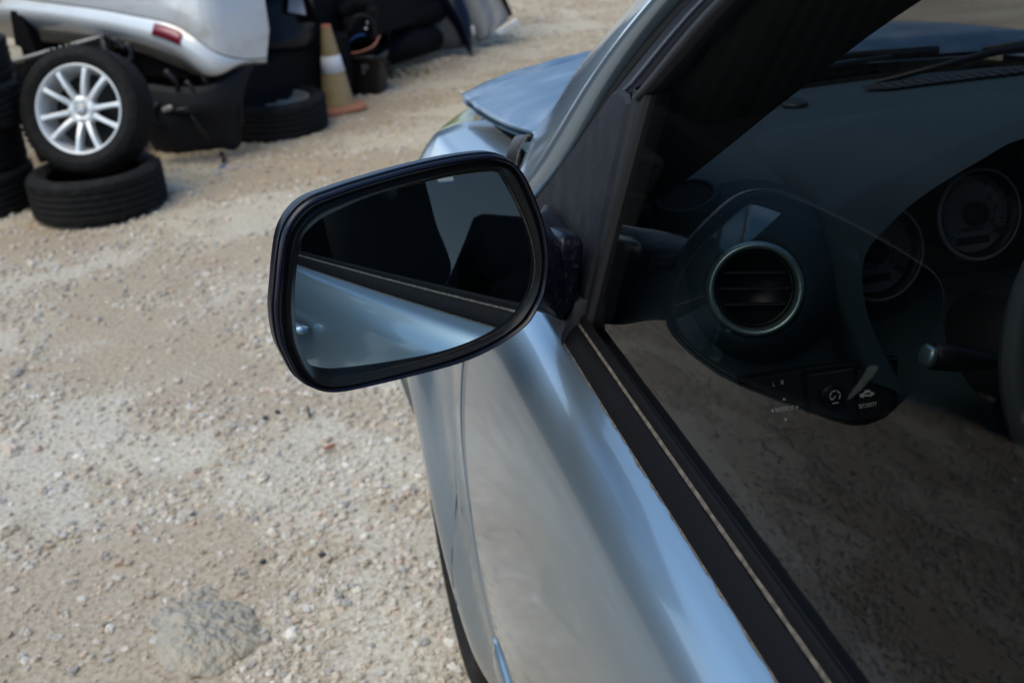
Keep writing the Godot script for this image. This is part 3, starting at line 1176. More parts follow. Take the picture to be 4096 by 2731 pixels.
func car_mirror(car: Node3D) -> void:
	var mirror := Node3D.new()
	mirror.name = "door_mirror"
	car.add_child(mirror, true)
	var n := Vector3(0.309, 0.017, 0.951).normalized()
	var u := Vector3.UP.cross(n).normalized()
	var rim := Transform3D(Basis(u, n.cross(u), n), Vector3(-0.083, 1.200, -0.881))
	var o := mm([-130.0, -2.1, -124.4, 22.2, -118.2, 45.8, -111.1, 65.8, -99.6, 80.0, -85.2, 88.3, -64.4, 91.5, -40.0, 94.2, 10.0, 97.3, 53.2, 97.6, 85.3, 95.4, 101.5, 91.6, 115.8, 83.1, 126.4, 71.0, 136.5, 48.7, 146.3, 16.9, 149.6, -12.4, 147.0, -39.3])
	o.append_array(mm([141.8, -58.4, 128.3, -77.3, 115.4, -87.0, 82.3, -98.3, 42.7, -103.4, -13.3, -100.9, -66.3, -96.8, -86.5, -93.8, -99.3, -88.8, -111.3, -79.6, -120.8, -67.0, -126.1, -49.9, -130.8, -29.9]))
	var gl := mm([-110.5, 5.7, -102.9, 36.5, -95.8, 55.8, -84.6, 66.1, -66.0, 73.4, -24.5, 79.6, 26.3, 82.1, 61.1, 82.2, 91.3, 79.6, 101.9, 76.4, 106.8, 69.6, 115.9, 47.5, 125.0, 23.2, 130.6, -1.0])
	gl.append_array(mm([131.6, -24.6, 124.8, -46.9, 113.6, -62.7, 99.0, -74.0, 77.0, -81.4, 33.0, -86.6, -12.8, -87.1, -56.6, -85.0, -85.1, -81.2, -97.8, -76.2, -104.8, -68.1, -111.4, -48.1, -113.8, -28.6]))
	var seg := 120
	var oc := scaled(by_angle(cr(o, 160, true), seg), 0.990)
	var gc := by_angle(cr(gl, 160, true), seg)
	var gn := Vector3(0.241, 0.061, 0.968).normalized()
	var gu := Vector3.UP.cross(gn).normalized()
	var gx := Transform3D(Basis(gu, gn.cross(gu), gn), Vector3(-0.081, 1.192, -0.899))
	# ribbed rubber frame from the shell's lip in to the glass
	var rows := []
	for p in [[-0.015, -0.016], [-0.012, -0.010], [0.02, -0.002], [0.09, 0.0025], [0.24, 0.0020], [0.33, -0.004], [0.42, -0.0065], [0.50, -0.003], [0.60, -0.0025], [0.70, -0.006], [0.84, -0.014], [1.0, -0.0235], [1.1, -0.027]]:
		var row := PackedVector3Array()
		for k in seg + 1:
			var a := rim * oc[k % seg]
			var b := gx * (gc[k % seg])
			b += n * ((rim.origin - b).dot(n))
			row.append(a.lerp(b, p[0]) + n * p[1])
		rows.append(row)
	var st := begin()
	sheet(st, rows.slice(0, 6))
	obj("shell_lip", done(st), M.gloss, mirror)
	st = begin()
	sheet(st, rows.slice(5))
	obj("mirror_frame", done(st), M.rim_rubber, mirror)
	# painted back shell
	rows = []
	for p in [[0.985, 0.003], [1.0, -0.002], [1.008, 0.005], [1.005, 0.014], [0.985, 0.026], [0.945, 0.040], [0.88, 0.056], [0.78, 0.073], [0.64, 0.089], [0.45, 0.101], [0.22, 0.108], [0.0, 0.110]]:
		var row := PackedVector3Array()
		for k in seg + 1:
			var q: Vector3 = oc[k % seg] * p[0]
			q.y -= 0.022 * pow(maxf(p[1], 0.0) / 0.117, 1.3)
			row.append(rim * (Vector3(q.x + 0.02 * p[1] / 0.117, q.y, 0) - Vector3(0, 0, p[1] + 0.0045)))
		rows.append(row)
	st = begin()
	sheet(st, rows)
	obj("mirror_shell", done(st), M.gloss, mirror)
	# convex glass
	var R := 1.4
	rows = []
	for i in 25:
		var f := i / 24.0
		var row := PackedVector3Array()
		for k in seg + 1:
			var q := gc[k % seg] * f * 1.012
			row.append(gx * Vector3(q.x, q.y, sqrt(R * R - q.x * q.x - q.y * q.y) - R))
		rows.append(row)
	rows.reverse()
	st = begin()
	for i in rows.size() - 1:
		for k in seg:
			var q4 := [rows[i][k], rows[i][k + 1], rows[i + 1][k + 1], rows[i + 1][k]]
			for j in [0, 2, 1, 0, 3, 2]:
				st.set_normal((q4[j] - (gx.origin - gn * R)).normalized())
				st.add_vertex(q4[j])
	obj("mirror_glass", st.commit(), M.mirror, mirror)
	# black edge of the glass
	rows = []
	for p in [[1.0, 0.0004], [1.012, 0.0007], [1.02, -0.002]]:
		var row := PackedVector3Array()
		for k in seg + 1:
			var q: Vector3 = gc[k % seg] * p[0]
			row.append(gx * Vector3(q.x, q.y, sqrt(R * R - q.x * q.x - q.y * q.y) - R + p[1]))
		rows.append(row)
	st = begin()
	sheet(st, rows)
	obj("glass_edge", done(st), M.dust, mirror)
	# sail panel in the corner of the window
	st = begin()
	st.set_smooth_group(-1)
	var plane := Basis(Vector3(0.25, 1, 0), Vector3(0, 0, 1), Vector3(-1, 0.25, 0).normalized())
	var base := Transform3D(plane, Vector3(lean(0.0), 0, 0))
	var sail := v3([[1.302, -1.031], [1.312, -1.020], [1.317, -1.000], [1.317, -0.978], [1.310, -0.970], [1.226, -0.967], [1.091, -0.963], [1.080, -0.972], [1.076, -1.05], [1.078, -1.26], [1.10, -1.262], [1.188, -1.157]])
	slab(st, sail, -0.012, 0.006, 0.004, base)
	obj("sail_panel", done(st), M.sail, mirror)
	st = begin()
	wall_strip(st, [[1.086, -0.961], [1.20, -0.964], [1.326, -0.968]], [[1.086, -0.945], [1.20, -0.940], [1.326, -0.930]], 0.004)
	obj("window_channel", done(st), M.rubber, mirror)
	# arm between sail and shell, and the foot on the door's corner
	st = begin()
	var secs := [
		[[0.108, 1.150, -1.020], [0.108, 1.164, -1.06], [0.108, 1.160, -1.14], [0.108, 1.094, -1.16], [0.108, 1.080, -1.06], [0.108, 1.083, -1.012]],
		[[0.092, 1.157, -0.985], [0.092, 1.171, -1.03], [0.092, 1.165, -1.10], [0.092, 1.096, -1.11], [0.090, 1.082, -1.03], [0.090, 1.086, -0.985]],
		[[0.074, 1.171, -0.955], [0.074, 1.186, -0.995], [0.074, 1.178, -1.05], [0.074, 1.112, -1.05], [0.074, 1.100, -0.99], [0.074, 1.103, -0.950]],
		[[0.040, 1.185, -0.948], [0.040, 1.20, -0.985], [0.040, 1.19, -1.03], [0.040, 1.13, -1.03], [0.040, 1.118, -0.985], [0.040, 1.122, -0.946]],
		[[0.0, 1.19, -0.945], [0.0, 1.205, -0.975], [0.0, 1.195, -1.01], [0.0, 1.14, -1.01], [0.0, 1.125, -0.975], [0.0, 1.13, -0.945]]]
	rows = []
	var lines := []
	for s in secs:
		lines.append(cr(v3(s), 36, true))
	for i in 17:
		var row := PackedVector3Array()
		for k in 36:
			var pl := PackedVector3Array()
			for l in lines:
				pl.append(l[k])
			row.append(crp(pl, i / 16.0))
		rows.append(row)
	sheet(st, rows, true)
	obj("mirror_arm", done(st), M.navy_dusty, mirror)
	obj("pivot_boss", cushion(Vector3(0.032, 0.088, 0.055), 5.0, 20), M.navy_dusty, mirror, Transform3D(rot(-4, 10, -14), Vector3(0.082, 1.138, -0.988)))
	st = begin()
	rows = []
	for k in 15:
		var f := k / 14.0
		var z := lerpf(-0.962, -1.22, f)
		var xb := belt_x(z)
		rows.append(PackedVector3Array([Vector3(xb - 0.002, 1.061, z), Vector3(xb - 0.004, 1.076, z), Vector3(xb + 0.008, 1.097 + 0.004 * sin(f * PI), z), Vector3(0.094, 1.110, z), Vector3(0.112, 1.112, z)]))
	sheet(st, rows)
	var c := PackedVector3Array(rows[0])
	var cc := PackedVector3Array()
	for p in c:
		cc.append(Vector3(p.x, 1.055, p.z))
	sheet(st, [cc, c])
	obj("mirror_foot", done(st), M.sail, mirror)

# resample a closed outline by angle about its middle
func by_angle(p: PackedVector3Array, n: int) -> PackedVector3Array:
	var o := PackedVector3Array()
	for k in n:
		var a := TAU * k / n
		var d := Vector2(cos(a), sin(a))
		var best := 0.0
		for i in p.size():
			var q1 := Vector2(p[i].x, p[i].y)
			var p2 := p[(i + 1) % p.size()]
			var q2 := Vector2(p2.x, p2.y)
			var hit: Variant = Geometry2D.segment_intersects_segment(Vector2.ZERO, d, q1, q2)
			if hit != null:
				best = maxf(best, (hit as Vector2).length())
		if best == 0.0 and k > 0:
			best = Vector2(o[k - 1].x, o[k - 1].y).length()
		o.append(Vector3(d.x * best, d.y * best, 0))
	return o

func word(parent: Node, called: String, text: String, size: float, at: Vector3, b: Basis, m: Material, squeeze := 1.0) -> void:
	var tm := TextMesh.new()
	var f := SystemFont.new()
	f.font_names = PackedStringArray(["Droid Sans"])
	tm.font = f
	tm.text = text
	tm.font_size = 64
	tm.pixel_size = size / 46.0
	tm.depth = 0.0006
	obj(called, tm, m, parent, Transform3D(b * Basis.from_scale(Vector3(squeeze, 1, 1)), at))

func car_cabin(car: Node3D) -> void:
	# dashboard: rows along the car's width, each a section from the windscreen down to the knees
	var dash := Node3D.new()
	dash.name = "dashboard"
	car.add_child(dash, true)
	var rows := []
	for i in 49:
		var u := i / 48.0
		var x := lerpf(0.150, W - 0.150, u)
		var s := pow(absf(2 * u - 1), 2.0)
		var edge := smoothstep(0.24, 0.15, minf(x, W - x))
		var zf := -1.66 + 0.17 * s
		# the pod round the end outlet, and the roll over the driver's dials
		var pod := exp(-pow((minf(x, W - x) - 0.31) / 0.10, 2.0))
		var sec := v3([[zf, 1.125], [zf + 0.05, 1.148], [-1.40, 1.160 + 0.006 * (1 - s)], [-1.22, 1.163 - 0.03 * edge], [-1.12, 1.160 - 0.05 * edge], [-1.045 + 0.01 * pod, 1.143 - 0.07 * edge], [-1.005 + 0.02 * pod, 1.105 - 0.05 * edge], [-0.985 + 0.012 * pod, 1.05], [-0.965, 0.99], [-0.952, 0.93], [-0.965, 0.86], [-1.02, 0.76], [-1.12, 0.62]])
		var dip := smoothstep(0.40, 0.45, x) * smoothstep(0.86, 0.80, x)
		for k in range(5, 9):
			sec[k].x -= [0.06, 0.115, 0.12, 0.07][k - 5] * dip
		var c := cr(sec, 36)
		var row := PackedVector3Array()
		for q in c:
			row.append(Vector3(x, q.y, q.x))
		rows.append(row)
	var st := begin()
	panel(st, rows, Vector3(0, -0.01, -0.01))
	obj("dashboard_top", done(st), M.dash, dash)
	# demister slot with its teeth
	st = begin()
	st.set_smooth_group(-1)
	for k in 24:
		var x := 0.75 + 0.020 * k
		slab(st, v3([[x, -1.500], [x + 0.006, -1.500], [x + 0.006, -1.468], [x, -1.468]]), 0.0, 0.002, 0.0, Transform3D(Basis(Vector3.RIGHT, Vector3.BACK, Vector3.UP), Vector3(0, 1.166, 0)))
	obj("demister_grille", done(st), M.black_gloss, dash)
	st = begin()
	st.set_smooth_group(-1)
	slab(st, v3([[0.72, -1.500], [0.75, -1.508], [1.24, -1.525], [1.24, -1.492], [0.75, -1.466], [0.72, -1.480]]), 0.0, 0.0012, 0.0, Transform3D(Basis(Vector3.RIGHT, Vector3.BACK, Vector3.UP), Vector3(0, 1.1655, 0)))
	obj("demister_slot", done(st), M.shell, dash)
	# sun sensor button
	obj("sensor_button", lathe([[0.020, 0.0], [0.020, 0.003], [0.016, 0.006], [0.012, 0.003], [0.006, 0.005], [0.0, 0.005]], 24), M.dash_dark, dash, Transform3D(Basis.IDENTITY, Vector3(0.575, 1.166, -1.44)))
	# round end outlet
	var vent := Node3D.new()
	vent.name = "air_outlet"
	dash.add_child(vent, true)
	vent.transform = Transform3D((facing(Vector3(-0.34, 0.32, 1.0)) * Basis(Vector3.RIGHT, PI / 2)).scaled_local(Vector3.ONE * 0.86), Vector3(0.292, 1.100, -0.955))
	obj("outlet_pod", lathe([[0.135, -0.10], [0.108, -0.055], [0.086, -0.022], [0.070, -0.006], [0.0615, -0.001], [0.0600, -0.006]], 64), M.dash, vent)
	obj("outlet_well", lathe([[0.0497, -0.02], [0.0, -0.021]], 40), M.shell, vent)
	obj("ring", lathe([[0.062, -0.02], [0.060, 0.004], [0.0575, 0.009], [0.0545, 0.0105], [0.0515, 0.008], [0.050, 0.002], [0.0495, -0.03]], 64), M.satin, vent)
	obj("barrel", lathe([[0.0497, -0.012], [0.047, -0.004], [0.0445, -0.010], [0.043, -0.0195], [0.0, -0.0195]], 48), M.black_gloss, vent)
	for k in 3:
		st = begin()
		st.set_smooth_group(-1)
		var y := -0.02 + 0.02 * k
		var half := sqrt(0.043 * 0.043 - y * y)
		slab(st, v3([[-half, -0.0185], [half, -0.0185], [half, -0.006], [-half, -0.006]]), y - 0.0012, y + 0.0012, 0.0, Transform3D(Basis(Vector3.RIGHT, Vector3.UP, Vector3.BACK), Vector3.ZERO))
		obj("slat", done(st), M.dash_dark, vent)
	# speaker pod with a perforated cap
	var pod := Node3D.new()
	pod.name = "speaker_pod"
	dash.add_child(pod, true)
	pod.transform = Transform3D(rot(8, 0, 14), Vector3(0.262, 1.158, -1.075))
	obj("housing", lathe([[0.046, -0.05], [0.042, -0.01], [0.040, 0.012], [0.036, 0.017], [0.031, 0.017], [0.030, 0.013]], 40), M.dash, pod)
	st = begin()
	for ix in range(-7, 8):
		for iz in range(-7, 8):
			var p := Vector3(ix * 0.004 + (0.002 if iz % 2 else 0.0), 0.0138, iz * 0.0036)
			if p.length() < 0.0315:
				ring_profile([[0.0019, 0.0], [0.0017, 0.0012], [0.0012, 0.0012]], 6, st, Transform3D(Basis.IDENTITY, p))
	var perf := obj("perforated_cap", done(st), M.dash_dark, pod)
	perf.set_meta("kind", "stuff")
	obj("cap_backing", lathe([[0.030, 0.0132], [0.0, 0.0134]], 32), M.black, pod)
	# side demister in the corner by the door
	st = begin()
	st.set_smooth_group(-1)
	for k in 4:
		slab(st, v3([[-0.020, -0.016 + 0.009 * k], [0.020, -0.012 + 0.009 * k], [0.020, -0.009 + 0.009 * k], [-0.020, -0.013 + 0.009 * k]]), 0.0, 0.003, 0.0, Transform3D(facing(Vector3(-0.4, 0.3, 1)), Vector3(0.205, 1.13, -1.02)))
		slab(st, v3([[-0.02 + 0.011 * k, -0.02], [-0.018 + 0.011 * k, -0.02], [-0.012 + 0.011 * k, 0.022], [-0.014 + 0.011 * k, 0.022]]), 0.0, 0.0022, 0.0, Transform3D(facing(Vector3(-0.4, 0.3, 1)), Vector3(0.205, 1.13, -1.02)))
	obj("side_demister", done(st), M.black_gloss, dash)
	# cowl over the dials: outer lip, lit band, inner mouth
	var outer := cr(v3([[0.428, 0.975, -0.93], [0.398, 1.06, -0.965], [0.386, 1.115, -0.990], [0.397, 1.156, -1.003], [0.440, 1.180, -1.005], [0.497, 1.198, -1.005], [0.560, 1.222, -1.003], [0.626, 1.238, -1.003], [0.72, 1.238, -1.003], [0.80, 1.20, -1.003], [0.855, 1.12, -0.985], [0.855, 0.98, -0.94]]), 72)
	var inner := cr(v3([[0.470, 0.955, -0.92], [0.436, 1.02, -0.937], [0.420, 1.072, -0.950], [0.424, 1.118, -0.962], [0.455, 1.153, -0.964], [0.492, 1.180, -0.964], [0.545, 1.207, -0.962], [0.602, 1.228, -0.962], [0.70, 1.222, -0.962], [0.77, 1.18, -0.962], [0.82, 1.10, -0.955], [0.825, 0.96, -0.925]]), 72)
	var back := PackedVector3Array()
	var deep := PackedVector3Array()
	for k in outer.size():
		var rise := smoothstep(1.10, 1.20, outer[k].y)
		back.append(Vector3(lerpf(0.62, outer[k].x, 0.95), lerpf(outer[k].y - 0.03, 1.156, rise), outer[k].z - 0.10 - 0.27 * rise))
		deep.append(Vector3(lerpf(0.62, inner[k].x, 0.97), inner[k].y - 0.02, -1.075))
	var crown := PackedVector3Array()
	for k in outer.size():
		crown.append(outer[k].lerp(back[k], 0.45) + Vector3(0, 0.022 * smoothstep(1.10, 1.20, outer[k].y), 0))
	var lip := PackedVector3Array()
	for k in outer.size():
		lip.append(outer[k].lerp(inner[k], 0.10) + Vector3(0, 0.004, 0.008))
	st = begin()
	sheet(st, [back, crown, outer])
	sheet(st, [outer, lip, inner])
	obj("dial_cowl", done(st), M.dash, dash)
	st = begin()
	sheet(st, [inner, deep])
	obj("cowl_mouth", done(st), M.dash_dark, dash)
	st = begin()
	st.set_smooth_group(-1)
	slab(st, v3([[0.40, 0.90], [0.85, 0.90], [0.85, 1.12], [0.76, 1.20], [0.52, 1.20], [0.42, 1.10]]), -1.085, -1.074, 0.0)
	obj("dial_back", done(st), M.black, dash)
	for d in [[Vector3(0.490, 1.080, -1.052), 0.049, ["160", "180", "200", "220"], 42.0, -24.0, "km/h"], [Vector3(0.617, 1.112, -1.050), 0.046, ["6", "7", "8"], 40.0, -26.0, "x1000r/min"]]:
		var dial := Node3D.new()
		dial.name = "dial"
		dash.add_child(dial, true)
		dial.transform = Transform3D(rot(-16, 0, 0), d[0])
		var up := Transform3D(Basis(Vector3.RIGHT, PI / 2), Vector3.ZERO)
		obj("face", lathe([[d[1], 0.0], [0.0, 0.0]], 48), M.gauge, dial, up)
		obj("bezel", lathe([[d[1] + 0.012, 0.0], [d[1] + 0.010, 0.012], [d[1] + 0.004, 0.014], [d[1], 0.002]], 48), M.black_gloss, dial, up)
		obj("bezel_ring", lathe([[d[1] + 0.010, 0.0125], [d[1] + 0.008, 0.0150], [d[1] + 0.0058, 0.0142]], 48), M.steel, dial, up)
		obj("hub", lathe([[0.015, 0.001], [0.014, 0.010], [0.0, 0.011]], 24), M.print, dial, up)
		var ticks := begin()
		ticks.set_smooth_group(-1)
		for k in 41:
			var a := deg_to_rad(220.0 - 260.0 * k / 40.0)
			var l := 0.008 if k % 4 == 0 else 0.0045
			var r: float = d[1] - 0.002
			slab(ticks, v3([[-0.0006, -l], [0.0006, -l], [0.0006, 0], [-0.0006, 0]]), 0.0006, 0.0012, 0.0, Transform3D(Basis(Vector3(0, 0, 1), a - PI / 2), Vector3(cos(a) * r, sin(a) * r, 0)))
		obj("tick_marks", done(ticks), M.print, dial)
		var cnt: int = d[2].size()
		for k in cnt:
			var a := deg_to_rad(lerpf(d[3], d[4], float(k) / (cnt - 1)))
			word(dial, "numeral", d[2][k], 0.0088, Vector3(cos(a), sin(a), 0) * (d[1] - 0.0175) + Vector3(0, 0, 0.001), Basis.IDENTITY, M.print)
		word(dial, "unit_lettering", d[5], 0.0045, Vector3(-0.004, -0.018, 0.001), Basis.IDENTITY, M.print)
		st = begin()
		st.set_smooth_group(-1)
		slab(st, v3([[-0.024, -0.036], [0.020, -0.036], [0.020, -0.027], [-0.024, -0.027]]), 0.0004, 0.001)
		obj("counter_window", done(st), M.black_gloss, dial)
		st = begin()
		st.set_smooth_group(-1)
		slab(st, v3([[0.026, -0.004], [0.05, -0.003], [0.05, 0.003], [0.026, 0.004]]), 0.006, 0.0085, 0.001, Transform3D(rot(0, 0, -30), Vector3(0, -0.006, 0)))
		obj("reset_stalk", done(st), M.print, dial)
	# switch panel low on the left
	var pb := facing(Vector3(-0.10, 0.26, 1.0)) * rot(0, 0, 2.5)
	var panel_at := Vector3(0.375, 0.962, -0.945)
	var px := Transform3D(pb, panel_at)
	st = begin()
	st.set_smooth_group(-1)
	slab(st, v3([[-0.10, -0.04], [0.085, -0.046], [0.092, 0.03], [-0.095, 0.036]]), -0.01, 0.003, 0.002, px)
	var sw := obj("switch_panel", done(st), M.black_gloss, dash)
	for k in [[-0.084, -0.034, 0.062, 0.066], [-0.016, -0.036, 0.054, 0.062], [0.043, -0.038, 0.040, 0.060]]:
		st = begin()
		st.set_smooth_group(-1)
		slab(st, v3([[k[0], k[1]], [k[0] + k[2], k[1]], [k[0] + k[2], k[1] + k[3]], [k[0], k[1] + k[3]]]), 0.002, 0.005, 0.0015, px)
		obj("switch", done(st), M.dash_dark, sw)
		word(sw, "lettering", "L", 0.0048, px * Vector3(-0.0565, 0.022, 0.0056), pb, M.legend)
	word(sw, "lettering", "R", 0.0050, px * Vector3(-0.0465, 0.0225, 0.0056), pb, M.legend)
	word(sw, "lettering", "MIRROR", 0.0050, px * Vector3(-0.046, -0.0085, 0.0056), pb, M.legend, 0.86)
	word(sw, "lettering", "SECURITY", 0.0046, px * Vector3(0.051, -0.0195, 0.0056), pb, M.legend, 0.78)
	for a in [[-0.0605, -0.0085, 90.0], [-0.0315, -0.0085, -90.0], [-0.046, 0.003, 0.0], [-0.046, -0.021, 180.0]]:
		st = begin()
		st.set_smooth_group(-1)
		slab(st, v3([[-0.0022, -0.0014], [0.0022, -0.0014], [0.0, 0.0020]]), 0.0, 0.0006, 0.0, Transform3D(pb * Basis(Vector3(0, 0, 1), deg_to_rad(a[2])), px * Vector3(a[0], a[1], 0.0056)))
		obj("arrow_mark", done(st), M.legend, sw)
	obj("dimmer_knob", lathe([[0.0145, -0.002], [0.0140, 0.009], [0.0125, 0.0105], [0.0, 0.0110]], 32), M.black_gloss, sw, Transform3D(pb * Basis(Vector3.RIGHT, PI / 2), px * Vector3(0.007, 0.000, 0.0056)))
	st = begin()
	st.set_smooth_group(-1)
	for k in 20:
		var a := deg_to_rad(-50.0 + 280.0 * k / 20.0)
		var b := deg_to_rad(-50.0 + 280.0 * (k + 1) / 20.0)
		var r0 := 0.0058
		var r1 := 0.0064
		if k % 4 == 2:
			r0 = 0.0046
		slab(st, v3([[cos(a) * r0, sin(a) * r0], [cos(a) * r1, sin(a) * r1], [cos(b) * r1, sin(b) * r1], [cos(b) * r0, sin(b) * r0]]), 0.0, 0.0005, 0.0, Transform3D(pb, px * Vector3(0.009, 0.001, 0.0168)))
	for k in 5:
		slab(st, v3([[-0.0034 + 0.0015 * k, -0.0092], [-0.0026 + 0.0015 * k, -0.0092], [-0.0026 + 0.0015 * k, -0.0074], [-0.0034 + 0.0015 * k, -0.0074]]), 0.0, 0.0005, 0.0, Transform3D(pb, px * Vector3(0.009, 0.001, 0.0168)))
	slab(st, v3([[-0.0042, -0.0044], [-0.0036, -0.0050], [0.0010, -0.0004], [0.0004, 0.0002]]), 0.0, 0.0005, 0.0, Transform3D(pb, px * Vector3(0.009, 0.001, 0.0168)))
	obj("dial_mark", done(st), M.legend, sw)
	st = begin()
	st.set_smooth_group(-1)
	slab(st, v3([[-0.0085, -0.0030], [-0.0066, -0.0030], [-0.0060, -0.0042], [-0.0042, -0.0042], [-0.0036, -0.0030], [0.0036, -0.0030], [0.0042, -0.0042], [0.0060, -0.0042], [0.0066, -0.0028], [0.0086, -0.0024], [0.0084, 0.0002], [0.0050, 0.0010], [0.0032, 0.0040], [-0.0018, 0.0040], [-0.0042, 0.0010], [-0.0084, 0.0]]), 0.0, 0.0005, 0.0, Transform3D(pb, px * Vector3(0.051, -0.0055, 0.0056)))
	obj("car_mark", done(st), M.legend, sw)
	st = begin()
	st.set_smooth_group(-1)
	slab(st, v3([[-0.0034, -0.0011], [0.0018, -0.0011], [0.0018, -0.0018], [0.0034, -0.0018], [0.0034, 0.0006], [0.0018, 0.0006], [0.0018, -0.0003], [-0.0034, -0.0003]]), 0.0, 0.0004, 0.0, Transform3D(pb, px * Vector3(0.051, -0.0050, 0.0062)))
	obj("key_mark", done(st), M.print, sw)
	# steering wheel, column and stalk
	var wheel := Node3D.new()
	wheel.name = "steering_wheel"
	car.add_child(wheel, true)
	wheel.transform = Transform3D(facing(Vector3(0, 0.42, 1.0)), Vector3(0.648, 1.055, -0.745))
	st = begin()
	var rp := []
	for k in 49:
		var a := TAU * k / 48.0
		var row := PackedVector3Array()
		for j in 13:
			var b := TAU * j / 12.0
			row.append(Vector3(cos(a) * (0.185 + cos(b) * 0.0155), sin(a) * (0.185 + cos(b) * 0.0155), sin(b) * 0.0155))
		rp.append(row)
	sheet(st, rp)
	obj("wheel_rim", done(st), grain(mat(lin(0.04, 0.05, 0.05), 0.5), null, 40.0, 0.03, M.fine), wheel)
	obj("hub_cover", cushion(Vector3(0.17, 0.13, 0.07), 3.0), M.dash_dark, wheel, Transform3D(Basis.IDENTITY, Vector3(0, -0.01, -0.03)))
	for a in [0.0, 180.0, 250.0, 290.0]:
		obj("spoke", cushion(Vector3(0.13, 0.03, 0.02), 4.0), M.dash_dark, wheel, Transform3D(rot(0, 0, a), Basis(Vector3(0, 0, 1), deg_to_rad(a)) * Vector3(0.12, 0, -0.015)))
	obj("column_shroud", tube_mesh(v3([[0.634, 0.93, -1.06], [0.634, 0.965, -0.95], [0.634, 1.0, -0.84]]), [0.07, 0.065, 0.05], 20), M.dash_dark, car)
	st = begin()
	tube(st, v3([[0.58, 1.0, -0.885], [0.53, 1.015, -0.872], [0.485, 1.028, -0.865], [0.452, 1.037, -0.862]]), [0.008, 0.009, 0.013, 0.0155, 0.0145], 16)
	var stalk := obj("indicator_stalk", done(st), M.black_gloss, car)
	obj("stalk_end", cushion(Vector3(0.012, 0.024, 0.024), 3.0, 10), M.satin, stalk, Transform3D(rot(0, 0, -16), Vector3(0.4465, 1.0385, -0.8618)))
	# padded trim along the inside of the windscreen pillar
	for flip in [false, true]:
		st = begin()
		var t0 := cr(v3([[0.128, 1.11, -1.30], [0.150, 1.20, -1.15], [0.172, 1.318, -0.965], [0.195, 1.425, -0.822], [0.228, 1.54, -0.60]]), 24)
		var t1 := cr(v3([[0.20, 1.10, -1.20], [0.236, 1.195, -1.045], [0.285, 1.325, -0.880], [0.322, 1.42, -0.752], [0.37, 1.55, -0.52]]), 24)
		var t2 := cr(v3([[0.20, 1.11, -1.45], [0.225, 1.20, -1.29], [0.26, 1.325, -1.09], [0.29, 1.42, -0.94], [0.33, 1.57, -0.72]]), 24)
		var t3 := cr(v3([[0.15, 1.12, -1.45], [0.17, 1.21, -1.29], [0.19, 1.33, -1.12], [0.21, 1.42, -0.98], [0.25, 1.57, -0.74]]), 24)
		var all := []
		for t in [t0, t1, t2, t3]:
			var row := PackedVector3Array()
			for p in t:
				row.append(far(p, flip))
			all.append(row)
		sheet(st, [all[0], all[1]])
		sheet(st, [all[1], all[2]])
		sheet(st, [all[2], all[3]])
		obj("pillar_trim", done(st), M.trim, car)
	# seats
	for x in [0.55, 1.18]:
		var seat := Node3D.new()
		seat.name = "front_seat"
		car.add_child(seat, true)
		seat.position = Vector3(x, 0.5, -0.10)
		obj("seat_cushion", cushion(Vector3(0.50, 0.18, 0.52), 5.0), M.cloth, seat, Transform3D(rot(6, 0, 0), Vector3(0, 0.16, -0.05)))
		obj("backrest", cushion(Vector3(0.48, 0.66, 0.17), 4.0), M.cloth, seat, Transform3D(rot(14, 0, 0), Vector3(0, 0.50, 0.26)))
		obj("headrest", cushion(Vector3(0.27, 0.19, 0.11), 4.0), M.cloth, seat, Transform3D(rot(10, 0, 0), Vector3(0, 0.92, 0.35)))
		for s in [-0.06, 0.06]:
			obj("headrest_post", tube_mesh(v3([[s, 0.78, 0.33], [s, 0.9, 0.35]]), [0.006], 8), M.chrome, seat)
	var bench := Node3D.new()
	bench.name = "rear_bench"
	car.add_child(bench, true)
	bench.position = Vector3(W / 2, 0.5, 0.8)
	obj("seat_cushion", cushion(Vector3(1.3, 0.2, 0.5), 6.0), M.cloth, bench, Transform3D(rot(5, 0, 0), Vector3(0, 0.14, 0)))
	obj("backrest", cushion(Vector3(1.3, 0.62, 0.16), 6.0), M.cloth, bench, Transform3D(rot(16, 0, 0), Vector3(0, 0.46, 0.28)))
	for s in [-0.34, 0.34]:
		obj("headrest", cushion(Vector3(0.26, 0.17, 0.1), 4.0), M.cloth, bench, Transform3D(rot(12, 0, 0), Vector3(s, 0.85, 0.38)))

# ------------------------------------------------------------------ tyres and wheels
func tyre_mesh(r: float, w: float, hole: float, worn := 0.0) -> ArrayMesh:
	var h := w / 2
	var st := begin()
	var p := [[hole, -h * 0.72], [hole + 0.006, -h * 0.88], [hole + 0.018, -h * 0.90], [hole + 0.022, -h * 0.945], [lerpf(hole, r, 0.42), -h * 1.04], [lerpf(hole, r, 0.50), -h * 1.055], [lerpf(hole, r, 0.52), -h * 1.045], [lerpf(hole, r, 0.72), -h * 1.03], [r - 0.020, -h * 0.93], [r - 0.010, -h * 0.86], [r - 0.004, -h * 0.76]]
	var t := r
	for g in [-0.48, -0.16, 0.16, 0.48]:
		p.append([t - 0.001, h * (g - 0.055)])
		p.append([t - 0.008 + worn, h * (g - 0.045)])
		p.append([t - 0.008 + worn, h * (g + 0.045)])
		p.append([t - 0.001, h * (g + 0.055)])
	for k in range(10, -1, -1):
		p.append([p[k][0], -p[k][1]])
	# the inside of the carcass
	p.append([hole + 0.012, h * 0.66])
	p.append([lerpf(hole, r, 0.6), h * 0.95])
	p.append([r - 0.022, h * 0.7])
	p.append([r - 0.018, 0.0])
	p.append([r - 0.022, -h * 0.7])
	p.append([lerpf(hole, r, 0.6), -h * 0.95])
	p.append([hole + 0.012, -h * 0.66])
	p.append(p[0])
	ring_profile(p, 72, st)
	return done(st)

